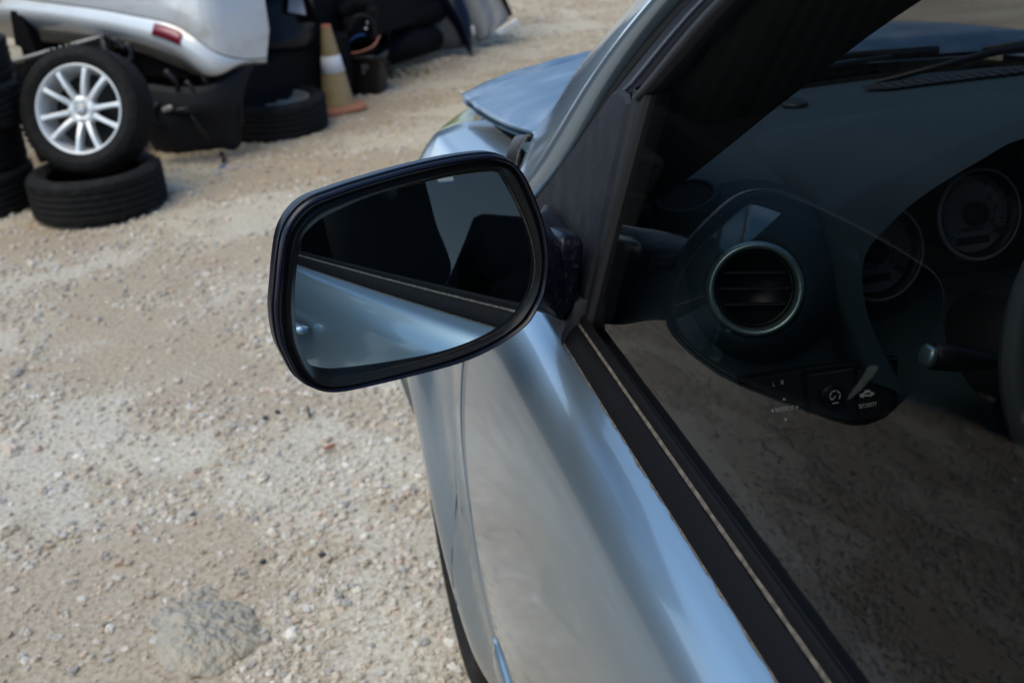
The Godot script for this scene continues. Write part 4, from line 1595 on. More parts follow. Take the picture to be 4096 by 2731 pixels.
func tyre_blocks(r: float, w: float, sd: int) -> ArrayMesh:
	# cross-cuts that break the ribs into blocks
	var st := begin()
	st.set_smooth_group(-1)
	var n := 64
	var rr := RandomNumberGenerator.new()
	rr.seed = sd
	for k in n:
		var a := TAU * (k + rr.randf_range(-0.12, 0.12)) / n
		var c := Vector3(cos(a), 0, sin(a))
		var s := Vector3(-sin(a), 0, cos(a))
		for g in [[-0.86, -0.56], [-0.40, -0.24], [-0.08, 0.08], [0.24, 0.40], [0.56, 0.86]]:
			var p0 := c * (r + 0.0006) + Vector3(0, g[0] * w / 2, 0)
			var p1 := c * (r + 0.0006) + Vector3(0, g[1] * w / 2, 0) + s * 0.006
			var d := s * r * TAU / n * 0.36
			quad(st, p0 - d, p1 - d, p1 + d, p0 + d)
	return done(st)

func make_tyre(label: String, pos: Vector3, b: Basis, group: String, rim := "") -> Node3D:
	var t := thing("tyre" if rim == "" else "wheel_with_tyre", label, "tyre" if rim == "" else "wheel", pos, group)
	t.basis = b
	var rub := obj("carcass", tyre_mesh(0.322, 0.205, 0.218), M.tyre, t)
	obj("tread_blocks", tyre_blocks(0.322, 0.205, int(pos.x * 100)), M.tyre, rub)
	return t

func alloy_rim(t: Node3D) -> void:
	var rim := Node3D.new()
	rim.name = "alloy_rim"
	t.add_child(rim, true)
	obj("barrel", lathe([[0.224, 0.075], [0.2265, 0.090], [0.222, 0.0945], [0.216, 0.090], [0.2085, 0.080], [0.204, 0.060], [0.195, 0.035], [0.186, -0.05], [0.20, -0.09], [0.224, -0.095]], 72), M.alloy, rim)
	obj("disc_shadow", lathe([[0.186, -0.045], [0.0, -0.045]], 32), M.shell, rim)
	obj("hub", lathe([[0.078, 0.02], [0.074, 0.052], [0.066, 0.061], [0.040, 0.063], [0.036, 0.060], [0.0, 0.060]], 40), M.alloy, rim)
	for k in 10:
		var a := deg_to_rad(36.0 * k + (2.5 if k % 2 else -2.5) + 8.0)
		var st := begin()
		var rows := []
		for i in 9:
			var f := i / 8.0
			var r := lerpf(0.058, 0.212, f)
			var hw := lerpf(0.0150, 0.0108, sin(f * PI * 0.5)) + 0.006 * pow(f, 8.0)
			var y := lerpf(0.060, 0.083, f) + 0.010 * sin(f * PI)
			rows.append(PackedVector3Array([Vector3(r, y - 0.05, -hw * 0.8), Vector3(r, y - 0.010, -hw), Vector3(r, y - 0.002, -hw * 0.86), Vector3(r, y, -hw * 0.55), Vector3(r, y - 0.0025, 0), Vector3(r, y, hw * 0.55), Vector3(r, y - 0.002, hw * 0.86), Vector3(r, y - 0.010, hw), Vector3(r, y - 0.05, hw * 0.8)]))
		sheet(st, rows)
		obj("spoke", done(st), M.alloy, rim, Transform3D(Basis(Vector3.UP, a), Vector3.ZERO))
	for k in 5:
		var a := TAU * (k + 0.2) / 5.0
		obj("bolt_hole", lathe([[0.0128, 0.0], [0.0120, 0.0045], [0.0100, 0.0045], [0.0095, -0.012], [0.0, -0.012]], 20), M.black_gloss, rim, Transform3D(Basis.IDENTITY, Vector3(cos(a) * 0.054, 0.0605, sin(a) * 0.054)))
	obj("centre_cap", lathe([[0.031, 0.058], [0.030, 0.066], [0.026, 0.0685], [0.0, 0.070]], 32), M.steel, rim)
	var st2 := begin()
	st2.set_smooth_group(-1)
	slab(st2, v3([[-0.017, -0.006], [-0.004, -0.006], [0.0, -0.003], [0.017, -0.001], [0.017, 0.006], [0.004, 0.006], [0.0, 0.003], [-0.017, 0.001]]), 0.0, 0.002, 0.0005, Transform3D(Basis(Vector3.RIGHT, -PI / 2), Vector3(0, 0.0695, 0)))
	obj("badge", done(st2), M.chrome, rim)

# ------------------------------------------------------------------ the scrapyard
func lying(yaw: float, tilt := 0.0, tilt_z := 0.0) -> Basis:
	return rot(tilt, yaw, tilt_z)

func build_yard() -> void:
	silver_wreck()
	dark_wreck()
	far_row()
	tyres()
	cone()
	tub()
	scrap_heap()
	oddments()

func silver_wreck() -> void:
	var t := thing("scrapped_car", "silver scrapped saloon seen from its rear corner, without its rear wheel", "car", Vector3(-0.53, 0, -5.95))
	var o := -t.position
	var F := Vector3(0.63, 0, -0.776)
	var R := Vector3(0.776, 0, 0.63)
	var bot := v3([[-2.36, 0.61, -7.47], [-1.787, 0.622, -7.000], [-1.529, 0.610, -6.780], [-1.217, 0.597, -6.520], [-0.999, 0.577, -6.340], [-0.737, 0.490, -6.130], [-0.560, 0.445, -6.040], [-0.366, 0.477, -6.150], [-0.242, 0.453, -6.300]])
	var und := v3([[-2.30, 0.75, -7.38], [-1.734, 0.755, -6.900], [-1.479, 0.753, -6.680], [-1.177, 0.719, -6.420], [-0.966, 0.687, -6.240], [-0.708, 0.612, -6.030], [-0.528, 0.484, -5.950], [-0.358, 0.520, -6.050], [-0.239, 0.487, -6.200]])
	var seam := v3([[-2.27, 0.86, -7.38], [-1.706, 0.875, -6.910], [-1.456, 0.853, -6.690], [-1.155, 0.824, -6.430], [-0.945, 0.795, -6.250], [-0.684, 0.741, -6.040], [-0.500, 0.600, -5.955], [-0.356, 0.530, -6.052], [-0.236, 0.497, -6.202]])
	var shape := func(rows: Array) -> ArrayMesh:
		var out := []
		for r in rows:
			out.append(moved(cr(r, 56), o))
		var st := begin()
		sheet(st, out)
		return done(st)
	var mid := PackedVector3Array()
	var belly := PackedVector3Array()
	var top := PackedVector3Array()
	var deck := PackedVector3Array()
	for k in und.size():
		var outw := (R * smoothstep(4.5, 7.0, k) - F * smoothstep(7.5, 5.0, k)).normalized()
		var e := smoothstep(7.2, 5.4, k)
		belly.append(und[k].lerp(seam[k], 0.25) + outw * 0.024 * e)
		mid.append(und[k].lerp(seam[k], 0.62) + outw * 0.034 * e)
		var h := lerpf(0.20, 0.31, smoothstep(4.0, 7.0, k))
		top.append(Vector3(seam[k].x, seam[k].y + h * 0.5, seam[k].z) + outw * 0.008 + (F * 0.05 if k == 8 else Vector3.ZERO))
		deck.append(Vector3(seam[k].x, 0.70 + 0.36 - 0.006 * k, seam[k].z) - outw * 0.05 + (F * 0.12 if k == 8 else Vector3.ZERO))
		bot[k] -= outw * 0.07 * smoothstep(7.5, 5.5, k)
	var inner := PackedVector3Array()
	for k in bot.size():
		inner.append(bot[k] + F * 0.10 * smoothstep(8.5, 5.0, k) - R * 0.05 * smoothstep(4.0, 8.0, k) + Vector3(0, 0.03, 0))
	var b := obj("rear_bumper", shape.call([inner, bot, bot.duplicate(), und, und.duplicate(), belly, mid, seam]), M.silver, t)
	var groove := []
	for d in [0.0, 0.008]:
		var row := PackedVector3Array()
		for k in seam.size():
			row.append(seam[k] + Vector3(0, d, 0))
		groove.append(row)
	obj("panel_gap", shape.call([groove[0], groove[1]]), M.dust, t)
	obj("rear_quarter", shape.call([groove[1], top, deck]), M.silver, t)
	# red reflector let into the bumper
	var st := begin()
	var rr := [PackedVector3Array(), PackedVector3Array(), PackedVector3Array(), PackedVector3Array()]
	for k in 13:
		var f := lerpf(0.575, 0.648, k / 12.0)
		var hi := crp(seam, f).lerp(crp(mid, f), 0.25)
		var lo := crp(mid, f).lerp(crp(belly, f), 0.45)
		var outw := (R * 0.5 - F).normalized()
		var e := 0.10 if k == 12 else 0.0
		rr[0].append(hi.lerp(lo, e) + o)
		rr[1].append(hi.lerp(lo, e) + outw * 0.016 + o)
		rr[2].append(lo.lerp(hi, e) + outw * 0.014 + o)
		rr[3].append(lo.lerp(hi, e) + o)
	sheet(st, rr)
	obj("reflector", done(st), M.red, b)
	# tail lamp, just in view at the left
	obj("tail_lamp", cushion(Vector3(0.30, 0.16, 0.10), 4.0), M.red, t, Transform3D(facing(-F), Vector3(-1.83, 0.90, -6.985) + o))
	# black hanger below the bumper
	st = begin()
	st.set_smooth_group(-1)
	slab(st, v3([[-0.075, -0.05], [0.09, -0.10], [0.05, 0.13], [0.03, 0.15], [-0.04, 0.15], [-0.05, 0.12]]), -0.04, 0.03, 0.004, Transform3D(facing(-F), Vector3(-1.60, 0.66, -6.80) + o))
	obj("tow_bracket", done(st), M.black, t)
	# boot, rear screen, roof
	var cen := Vector3(-0.53, 0, -5.95) + o
	var loc := func(r: float, y: float, f: float) -> Vector3: return cen + R * r + F * f + Vector3(0, y, 0)
	var rows := []
	for p in [[1.03, 0.06], [1.09, 0.14], [1.10, 0.50]]:
		rows.append(PackedVector3Array([loc.call(-1.75, p[0], p[1]), loc.call(-0.9, p[0] + 0.02, p[1]), loc.call(-0.06, p[0], p[1])]))
	st = begin()
	sheet(st, rows)
	obj("boot_lid", done(st), M.silver, t)
	st = begin()
	sheet(st, [PackedVector3Array([loc.call(-1.68, 1.10, 0.50), loc.call(-0.9, 1.12, 0.48), loc.call(-0.12, 1.10, 0.50)]), PackedVector3Array([loc.call(-1.5, 1.42, 1.05), loc.call(-0.9, 1.45, 1.02), loc.call(-0.3, 1.42, 1.05)])])
	obj("rear_screen", done(st), M.glass, t)
	st = begin()
	sheet(st, [PackedVector3Array([loc.call(-1.5, 1.42, 1.05), loc.call(-0.9, 1.45, 1.02), loc.call(-0.3, 1.42, 1.05)]), PackedVector3Array([loc.call(-1.5, 1.44, 2.6), loc.call(-0.9, 1.47, 2.6), loc.call(-0.3, 1.44, 2.6)])])
	obj("roof", done(st), M.silver, t)
	st = begin()
	st.set_smooth_group(-1)
	var turn := Transform3D(Basis(F, Vector3.UP, R), cen - R * 0.03)
	slab(st, v3([[0.40, 0.98], [0.52, 1.10], [1.05, 1.42], [2.6, 1.44], [3.2, 1.05], [3.9, 0.98]]), -1.6, -0.22, 0.0, turn)
	obj("cabin", done(st), M.black, t)
	st = begin()
	st.set_smooth_group(-1)
	slab(st, v3([[0.16, 0.42], [0.16, 0.98], [3.8, 0.98], [3.8, 0.32], [1.1, 0.32], [1.08, 0.52]]), -1.62, -0.30, 0.0, turn)
	obj("underbody", done(st), M.black, t)
	st = begin()
	st.set_smooth_group(-1)
	slab(st, v3([[0.30, 0.06], [0.26, 0.44], [1.6, 0.44], [1.6, 0.06]]), -1.0, -0.16, 0.03, turn)
	obj("axle_beam", done(st), M.black, t)
	# black wheel-house liner, torn and hanging
	st = begin()
	rows = []
	for i in 13:
		var a := deg_to_rad(lerpf(28.0, 168.0, i / 12.0))
		var row := PackedVector3Array()
		for j in 7:
			var f := j / 6.0
			row.append(loc.call(-0.05 - 0.24 * f, 0.50 + 0.40 * sin(a), 0.70 - cos(a) * 0.37 + 0.012 * noise.get_noise_2d(i * 0.7, j * 0.9)))
		rows.append(row)
	sheet(st, rows)
	obj("wheel_housing", done(st), M.black, t)
	st = begin()
	var sag := v3([[-0.95, 0.46, -6.06], [-0.72, 0.43, -5.99], [-0.57, 0.425, -5.97], [-0.42, 0.47, -6.02], [-0.30, 0.51, -6.10]])
	var low := v3([[-0.92, 0.07, -6.10], [-0.80, 0.06, -6.02], [-0.62, 0.055, -5.98], [-0.53, 0.05, -5.98], [-0.415, 0.19, -6.05]])
	var a0 := cr(sag, 24)
	var a1 := cr(low, 24)
	rows = []
	for i in 11:
		var f := i / 10.0
		var row := PackedVector3Array()
		for k in a0.size():
			var p := a0[k].lerp(a1[k], f)
			p += -F * (0.05 * sin(f * PI) - 0.09 * smoothstep(0.30, 0.62, f) * smoothstep(0.25, 0.5, k / 24.0) * smoothstep(0.98, 0.8, k / 24.0)) + Vector3(0, 0.010 * noise.get_noise_2d(k * 0.25, i * 0.5), 0)
			row.append(p + o)
		rows.append(row)
	panel(st, rows, F * 0.006)
	obj("hanging_liner", done(st), M.liner, t)
	for e in [[[-0.70, 0.33, -5.95], [-0.655, 0.22, -5.93], [-0.60, 0.13, -5.95]], [[-0.80, 0.30, -5.98], [-0.72, 0.32, -5.93], [-0.66, 0.30, -5.93]], [[-0.56, 0.06, -5.96], [-0.55, 0.02, -5.94], [-0.555, 0.012, -5.92]]]:
		obj("bracket_strip", tube_mesh(moved(v3(e), o), [0.012, 0.017, 0.010], 6), M.black_gloss, t)
	var bits := RandomNumberGenerator.new()
	bits.seed = 77
	for k in 9:
		var q := Vector3(lerpf(-0.98, -0.36, bits.randf()), bits.randf_range(0.30, 0.52), bits.randf_range(-6.12, -6.0))
		obj("torn_strip", tube_mesh(moved(cr(v3([[0, 0, 0], [bits.randf_range(-0.08, 0.08), -0.06, 0.03], [bits.randf_range(-0.12, 0.12), bits.randf_range(-0.2, -0.08), 0.02]]), 8), q + o), [bits.randf_range(0.008, 0.02), 0.014, 0.006], 6), M.black_gloss if k % 3 else M.rubber, t)
	obj("bracket_tongue", cushion(Vector3(0.07, 0.03, 0.02), 4.0, 8), M.steel, t, Transform3D(rot(0, -30, 18), Vector3(-0.80, 0.325, -5.965) + o))
	obj("sagging_hose", tube_mesh(moved(cr(v3([[-1.06, 0.63, -6.19], [-1.03, 0.685, -6.17], [-0.985, 0.64, -6.15], [-0.955, 0.655, -6.14], [-0.945, 0.60, -6.12], [-0.97, 0.56, -6.12]]), 24), o), [0.016, 0.018, 0.016], 8), M.black_gloss, t)

	# radiator leaning below the bumper
	var rad := thing("radiator", "dark finned radiator leaning in the shadow below the silver bumper", "radiator", Vector3(-1.36, 0.34, -6.42))
	rad.basis = facing(Vector3(-0.35, 0.25, 1)) * rot(0, 0, 12)
	st = begin()
	st.set_smooth_group(-1)
	slab(st, v3([[-0.30, -0.30], [0.30, -0.30], [0.30, 0.27], [-0.30, 0.27]]), -0.03, -0.004, 0.0)
	obj("core", done(st), M.black, rad)
	st = begin()
	st.set_smooth_group(-1)
	for k in 34:
		var y := -0.29 + 0.0165 * k
		slab(st, v3([[-0.27, y], [0.27, y], [0.27, y + 0.006], [-0.27, y + 0.006]]), -0.004, 0.003)
	var fins := obj("fins", done(st), M.rubber, rad)
	fins.set_meta("kind", "stuff")
	for s in [-0.29, 0.29]:
		obj("tank", cushion(Vector3(0.05, 0.60, 0.06), 5.0, 10), M.black_gloss, rad, Transform3D(Basis.IDENTITY, Vector3(s, -0.01, -0.01)))
	obj("frame_rail", cushion(Vector3(0.62, 0.022, 0.05), 5.0, 10), M.steel, rad, Transform3D(Basis.IDENTITY, Vector3(0, 0.285, -0.01)))

func dark_wreck() -> void:
	var t := thing("dark_wreck", "dark navy front wing and black wheel housing with an orange lamp, left of the cone", "car part", Vector3(-0.08, 0, -6.9))
	var st := begin()
	var rows := []
	for i in 17:
		var f := i / 16.0
		var y := lerpf(0.40, 1.15, f)
		var row := PackedVector3Array()
		for j in 17:
			var u := j / 16.0
			var x := lerpf(-0.42, 0.175, u)
			row.append(Vector3(x, y + 0.05 * u * (1.0 - f), 0.10 - 0.22 * pow(u, 6.0) + 0.05 * sin(f * PI) - 0.35 * f * f + 0.03 * smoothstep(0.25, 0.0, f)))
		rows.append(row)
	panel(st, rows, Vector3(0, 0, -0.03))
	obj("wing", done(st), M.navy, t)
	st = begin()
	rows = []
	for i in 13:
		var y := lerpf(0.03, 0.44, i / 12.0)
		var row := PackedVector3Array()
		for j in 17:
			var u := j / 16.0
			row.append(Vector3(lerpf(-0.45, 0.130 + 0.05 * i / 12.0, u), y, 0.06 - 0.20 * pow(u, 5.0) - 0.10 * pow(1.0 - i / 12.0, 2.0) + 0.015 * noise.get_noise_2d(u * 4.0, y * 5.0)))
		rows.append(row)
	panel(st, rows, Vector3(0, 0, -0.03))
	obj("black_skirt", done(st), M.black, t)
	obj("side_lamp", cushion(Vector3(0.055, 0.03, 0.024), 3.0, 10), M.orange, t, Transform3D(rot(-8, 20, -8), Vector3(0.155, 0.735, 0.035)))
	st = begin()
	st.set_smooth_group(-1)
	slab(st, v3([[-0.055, -0.03], [0.05, -0.06], [0.045, 0.05], [-0.03, 0.07]]), 0.0, 0.004, 0.0, Transform3D(rot(-20, 4, 0), Vector3(0.06, 0.70, 0.142)))
	obj("torn_sticker", done(st), mat(lin(0.30, 0.32, 0.36), 0.6), t)

func tyres() -> void:
	# the tyre lying in front with the alloy wheel leaning on it
	make_tyre("bare black tyre lying flat on the gravel below the alloy wheel", Vector3(-1.135, 0.108, -5.34), lying(20), "loose tyres in the yard")
	var w := make_tyre("tyre on a ten-spoke silver alloy wheel, tilted up on the bare tyre", Vector3(-1.125, 0.458, -5.47), Basis.IDENTITY, "wheels with tyres", "alloy")
	# the wheel's face (its own +y) looks to the left of the camera and a little up
	var d := Vector3(-0.31, 0.34, 1.0).normalized()
	var x := Vector3.UP.cross(d).normalized()
	w.basis = Basis(x, d, x.cross(d)) * Basis.from_scale(Vector3.ONE * 0.96)
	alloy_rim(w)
	# lying behind, on its steel rim
	var s := make_tyre("tyre lying flat beside the cone, grey steel rim inside", Vector3(-0.245, 0.106, -6.60), lying(70, 1.5, 1.0), "loose tyres in the yard", "steel")
	obj("steel_rim", lathe([[0.224, -0.09], [0.226, 0.085], [0.221, 0.092], [0.212, 0.082], [0.204, 0.062], [0.150, 0.045], [0.10, 0.055], [0.06, 0.065], [0.035, 0.065], [0.03, 0.03], [0.0, 0.03]], 48), M.steel, s)
	var words := ["lowest tyre of the stack at the left edge", "second tyre up in the stack at the left edge", "third tyre up in the stack at the left edge", "topmost tyre of the stack at the left edge"]
	for k in 4:
		make_tyre(words[k], Vector3(-1.79 + [0.0, -0.02, 0.03, 0.015][k], 0.105 + 0.2065 * k, -5.62 + [0.03, 0.0, 0.015, -0.02][k]), lying(30 + 50 * k), "stacked tyres at the left edge")

func cone() -> void:
	var c := thing("traffic_cone", "faded yellow traffic cone with a white band and an orange foot", "traffic cone", Vector3(0.168, 0.0, -6.975))
	c.basis = rot(-1, 18, 1.5)
	var y := grain(mat(Color.WHITE, 0.75), tex_noise(256, 0.02, 4, 61, [[0.0, lin(0.24, 0.165, 0.075)], [0.6, lin(0.34, 0.245, 0.115)], [1.0, lin(0.22, 0.15, 0.08)]]), 3.0)
	var foot := mat(lin(0.36, 0.14, 0.075), 0.8)
	var st := begin()
	var rows := []
	for p in [[0.19, 0.0], [0.19, 0.02], [0.175, 0.032], [0.115, 0.036]]:
		var row := PackedVector3Array()
		for k in 49:
			var a := TAU * k / 48.0
			var q: float = pow(pow(absf(cos(a)), 5.0) + pow(absf(sin(a)), 5.0), -0.2) if p[0] > 0.13 else 1.0
			row.append(Vector3(cos(a) * p[0] * q * 0.84, p[1], sin(a) * p[0] * q * 0.84))
		rows.append(row)
	sheet(st, rows)
	obj("foot", done(st), foot, c)
	obj("body", lathe([[0.112, 0.033], [0.106, 0.05], [0.0775, 0.245], [0.0772, 0.246]], 40), y, c)
	obj("white_band", lathe([[0.0772, 0.246], [0.0790, 0.247], [0.0625, 0.352], [0.0600, 0.353]], 40), mat(lin(0.66, 0.66, 0.66), 0.6), c)
	obj("upper_body", lathe([[0.0600, 0.353], [0.0600, 0.3535], [0.033, 0.525]], 40), y, c)
	obj("tip", lathe([[0.0335, 0.524], [0.032, 0.542], [0.026, 0.544], [0.024, 0.51]], 32), foot, c)

func tub() -> void:
	var t := thing("black_tub", "black plastic tub beside the cone, filled with dark car parts", "tub", Vector3(0.405, 0.0, -7.43))
	t.basis = rot(0, -24, 0)
	var st := begin()
	var rows := []
	for p in [[0.115, 0.105, 0.0], [0.122, 0.112, 0.01], [0.140, 0.126, 0.23], [0.150, 0.136, 0.235], [0.152, 0.138, 0.27], [0.145, 0.131, 0.273], [0.138, 0.124, 0.24], [0.118, 0.108, 0.03], [0.0, 0.0, 0.03]]:
		var row := PackedVector3Array()
		for k in 49:
			var a := TAU * k / 48.0
			var q: float = pow(pow(absf(cos(a)), 6.0) + pow(absf(sin(a)), 6.0), -1.0 / 6.0)
			row.append(Vector3(cos(a) * p[0] * q, p[2], sin(a) * p[1] * q))
		rows.append(row)
	sheet(st, rows)
	obj("tub_body", done(st), M.black_gloss, t)
	obj("rope_handle", tube_mesh(cr(v3([[0.15, 0.25, 0.05], [0.185, 0.16, 0.06], [0.19, 0.09, 0.0], [0.16, 0.20, -0.05]]), 16), [0.008], 6), M.rubber, t)
	st = begin()
	st.set_smooth_group(-1)
	slab(st, v3([[-0.03, -0.035], [-0.008, -0.035], [-0.008, 0.0], [0.02, 0.0], [0.02, 0.035], [-0.03, 0.035]]), 0.0, 0.002, 0.0, Transform3D(rot(4, 0, 0), Vector3(0.05, 0.18, 0.1215)))
	obj("faded_mark", done(st), mat(lin(0.06, 0.06, 0.065), 0.7), t)
	# the orange-edged tray and parts heaped on the tub
	var tray := thing("battery_tray", "dark tray with an orange-brown rim lying on the black tub", "tray", Vector3(0.385, 0.315, -7.40))
	tray.basis = rot(10, -20, 6)
	st = begin()
	rows = []
	for p in [[0.10, -0.06], [0.145, 0.02], [0.14, 0.022], [0.09, -0.05], [0.0, -0.05]]:
		var row := PackedVector3Array()
		for k in 41:
			var a := TAU * k / 40.0
			var q: float = pow(pow(absf(cos(a)), 4.0) + pow(absf(sin(a)), 4.0), -0.25)
			row.append(Vector3(cos(a) * p[0] * q, p[1] + 0.02 * cos(a * 2.0), sin(a) * p[0] * q * 0.8))
		rows.append(row)
	sheet(st, rows)
	obj("tray_body", done(st), M.black, tray)
	var edge := PackedVector3Array()
	for k in 41:
		var a := TAU * k / 40.0
		var q: float = pow(pow(absf(cos(a)), 4.0) + pow(absf(sin(a)), 4.0), -0.25)
		edge.append(Vector3(cos(a) * 0.143 * q, 0.024 + 0.02 * cos(a * 2.0), sin(a) * 0.143 * q * 0.8))
	obj("tray_rim", tube_mesh(edge, [0.006], 6), mat(lin(0.40, 0.16, 0.10), 0.7), tray)
	obj("blue_wire", tube_mesh(cr(v3([[-0.10, 0.02, 0.06], [-0.05, 0.06, 0.05], [0.0, 0.085, 0.03], [0.06, 0.08, 0.0]]), 16), [0.006], 6), mat(lin(0.02, 0.09, 0.32), 0.5), tray)
	var lumps := thing("engine_part", "black engine part with hoses standing on the tray above the tub", "engine part", Vector3(0.39, 0.33, -7.44))
	for e in [[-0.03, 0.10, 0.0, 0.16, 0.20, 0.15, 10], [0.07, 0.13, 0.03, 0.09, 0.26, 0.10, -24], [-0.07, 0.22, -0.02, 0.13, 0.14, 0.12, 30], [0.03, 0.25, -0.04, 0.18, 0.10, 0.12, -8]]:
		obj("housing", cushion(Vector3(e[3], e[4], e[5]), 4.0, 12), M.black, lumps, Transform3D(rot(8, e[6], e[6]), Vector3(e[0], e[1], e[2])))
	obj("hose", tube_mesh(cr(v3([[-0.08, 0.1, 0.09], [0.0, 0.2, 0.11], [0.09, 0.16, 0.09], [0.10, 0.05, 0.08]]), 20), [0.016], 10), M.rubber, lumps)
	for e in [[0.045, 0.11, 0.085], [0.06, 0.15, 0.08]]:
		obj("metal_fitting", lathe([[0.013, -0.008], [0.016, 0.0], [0.010, 0.01], [0.0, 0.011]], 12), M.chrome, lumps, Transform3D(rot(60, 20, 0), Vector3(e[0], e[1], e[2])))
	# pale box behind the heap
	var box := thing("pale_box", "pale grey box just showing behind the parts on the tub", "box", Vector3(0.30, 0.0, -7.95))
	st = begin()
	st.set_smooth_group(-1)
	slab(st, v3([[-0.08, 0.0], [0.08, 0.0], [0.08, 0.62], [-0.08, 0.62]]), -0.07, 0.07, 0.006)
	obj("carton", done(st), mat(lin(0.34, 0.34, 0.32), 0.8), box)

func scrap_heap() -> void:
	# navy wing standing on its point
	var t := thing("navy_wing_panel", "dark navy car wing standing on its pointed tip on the gravel", "car part", Vector3(1.30, 0, -8.4))
	var st := begin()
	var edge := cr(v3([[-0.33, 0.66, -0.30], [-0.20, 0.43, -0.10], [-0.10, 0.27, -0.02], [-0.03, 0.10, 0.02], [0.025, 0.0, 0.02]]), 24)
	var outr := cr(v3([[0.02, 0.80, -0.30], [0.00, 0.50, -0.08], [0.045, 0.30, 0.0], [0.05, 0.15, 0.02], [0.032, 0.0, 0.03]]), 24)
	var rows := []
	for i in 9:
		var f := i / 8.0
		var row := PackedVector3Array()
		for k in edge.size():
			row.append(edge[k].lerp(outr[k], f) + Vector3(0, 0, 0.06 * sin(f * PI)))
		rows.append(row)
	panel(st, rows, Vector3(0, 0, -0.02))
	obj("panel", done(st), M.navy, t)
	obj("white_clip", cushion(Vector3(0.03, 0.08, 0.02), 3.0, 8), mat(lin(0.5, 0.5, 0.52), 0.5), t, Transform3D(rot(0, 0, 8), Vector3(0.055, 0.20, 0.05)))
	# grey wing liner in its hollow
	var g := thing("grey_wing_liner", "dull dark grey curved liner in the hollow of the navy wing", "car part", Vector3(1.10, 0, -8.55))
	st = begin()
	rows = []
	for i in 9:
		var a := deg_to_rad(lerpf(10.0, 120.0, i / 8.0))
		var row := PackedVector3Array()
		for j in 9:
			row.append(Vector3(-0.22 + 0.40 * j / 8.0, 0.02 + 0.32 * sin(a), 0.16 * cos(a) + 0.01 * noise.get_noise_2d(i * 0.6, j * 0.6)))
		rows.append(row)
	panel(st, rows, Vector3(0, -0.01, -0.01))
	obj("liner", done(st), mat(lin(0.032, 0.032, 0.033), 0.7), g)
	# black bumper heap at the back
	var b := thing("black_bumper", "black plastic bumper piled behind the black tub", "car part", Vector3(0.86, 0, -8.35))
	for e in [[[-0.35, 0.10, 0.25], [-0.05, 0.16, 0.10], [0.25, 0.14, -0.20]], [[-0.36, 0.28, 0.15], [-0.02, 0.36, 0.0], [0.30, 0.34, -0.25]], [[-0.36, 0.50, 0.0], [0.0, 0.58, -0.1], [0.36, 0.62, -0.3]]]:
		st = begin()
		tube(st, cr(v3(e), 20), [0.10, 0.13, 0.11], 14, 0.9)
		obj("bumper_bar", done(st), M.black, b)
	obj("bright_clip", cushion(Vector3(0.03, 0.09, 0.02), 4.0, 8), M.steel, b, Transform3D(rot(0, 0, 5), Vector3(-0.10, 0.33, 0.14)))
	obj("blue_strut", tube_mesh(v3([[-0.20, 0.18, 0.24], [-0.205, 0.45, 0.20], [-0.19, 0.75, 0.12]]), [0.022], 10), M.navy, b)
	# silver panel on the right
	var s := thing("silver_body_panel", "dusty silver car panel lying on edge at the top of the yard", "car part", Vector3(1.62, 0, -8.75))
	st = begin()
	rows = []
	var l := cr(v3([[-0.17, 0.04, 0.05], [-0.24, 0.22, 0.0], [-0.30, 0.45, -0.1], [-0.30, 0.80, -0.3]]), 16)
	var r := cr(v3([[-0.02, 0.13, 0.04], [0.12, 0.22, 0.0], [0.10, 0.42, -0.1], [0.05, 0.80, -0.3]]), 16)
	for i in 13:
		var f := i / 12.0
		var row := PackedVector3Array()
		for k in l.size():
			row.append(l[k].lerp(r[k], f) + Vector3(0, 0, 0.05 * sin(f * PI) - 0.03 * exp(-pow((f - 0.62) / 0.10, 2.0))))
		rows.append(row)
	panel(st, rows, Vector3(0, 0, -0.02))
	obj("sheet", done(st), grain(mat(Color.WHITE, 0.55, 0.35), tex_noise(256, 0.02, 4, 63, [[0.0, lin(0.20, 0.20, 0.20)], [1.0, lin(0.30, 0.29, 0.27)]]), 2.0), s)
	obj("black_edge_strip", tube_mesh(v3([[0.06, 0.50, -0.10], [0.085, 0.36, -0.03], [0.13, 0.23, 0.03]]), [0.016, 0.020, 0.014], 8), M.black, s)
	st = begin()
	st.set_smooth_group(-1)
	slab(st, v3([[-0.02, 0.12], [0.16, 0.21], [0.20, 0.17], [0.02, 0.085]]), 0.0, 0.02, 0.004, Transform3D(Basis.IDENTITY, Vector3(0, 0, 0.06)))
	obj("folded_flange", done(st), M.silver, s)
	# weeds at the foot of the heap
	var wd := thing("weeds", "small green weeds growing at the foot of the scrap heap", "weeds", Vector3(0.66, 0, -7.95))
	st = begin()
	for k in 240:
		var a := rng.randf() * TAU
		var q := Vector3(rng.randfn(0, 0.13), 0, rng.randfn(0, 0.10))
		var h := rng.randf_range(0.015, 0.05)
		var d := Vector3(cos(a), 0, sin(a))
		var e := Vector3(-d.z, 0, d.x) * 0.005
		st.add_vertex(q - e); st.add_vertex(q + e); st.add_vertex(q + d * h * 0.7 + Vector3(0, h, 0))
	obj("leaves", done(st), mat(lin(0.055, 0.085, 0.03), 0.8), wd).set_meta("kind", "stuff")

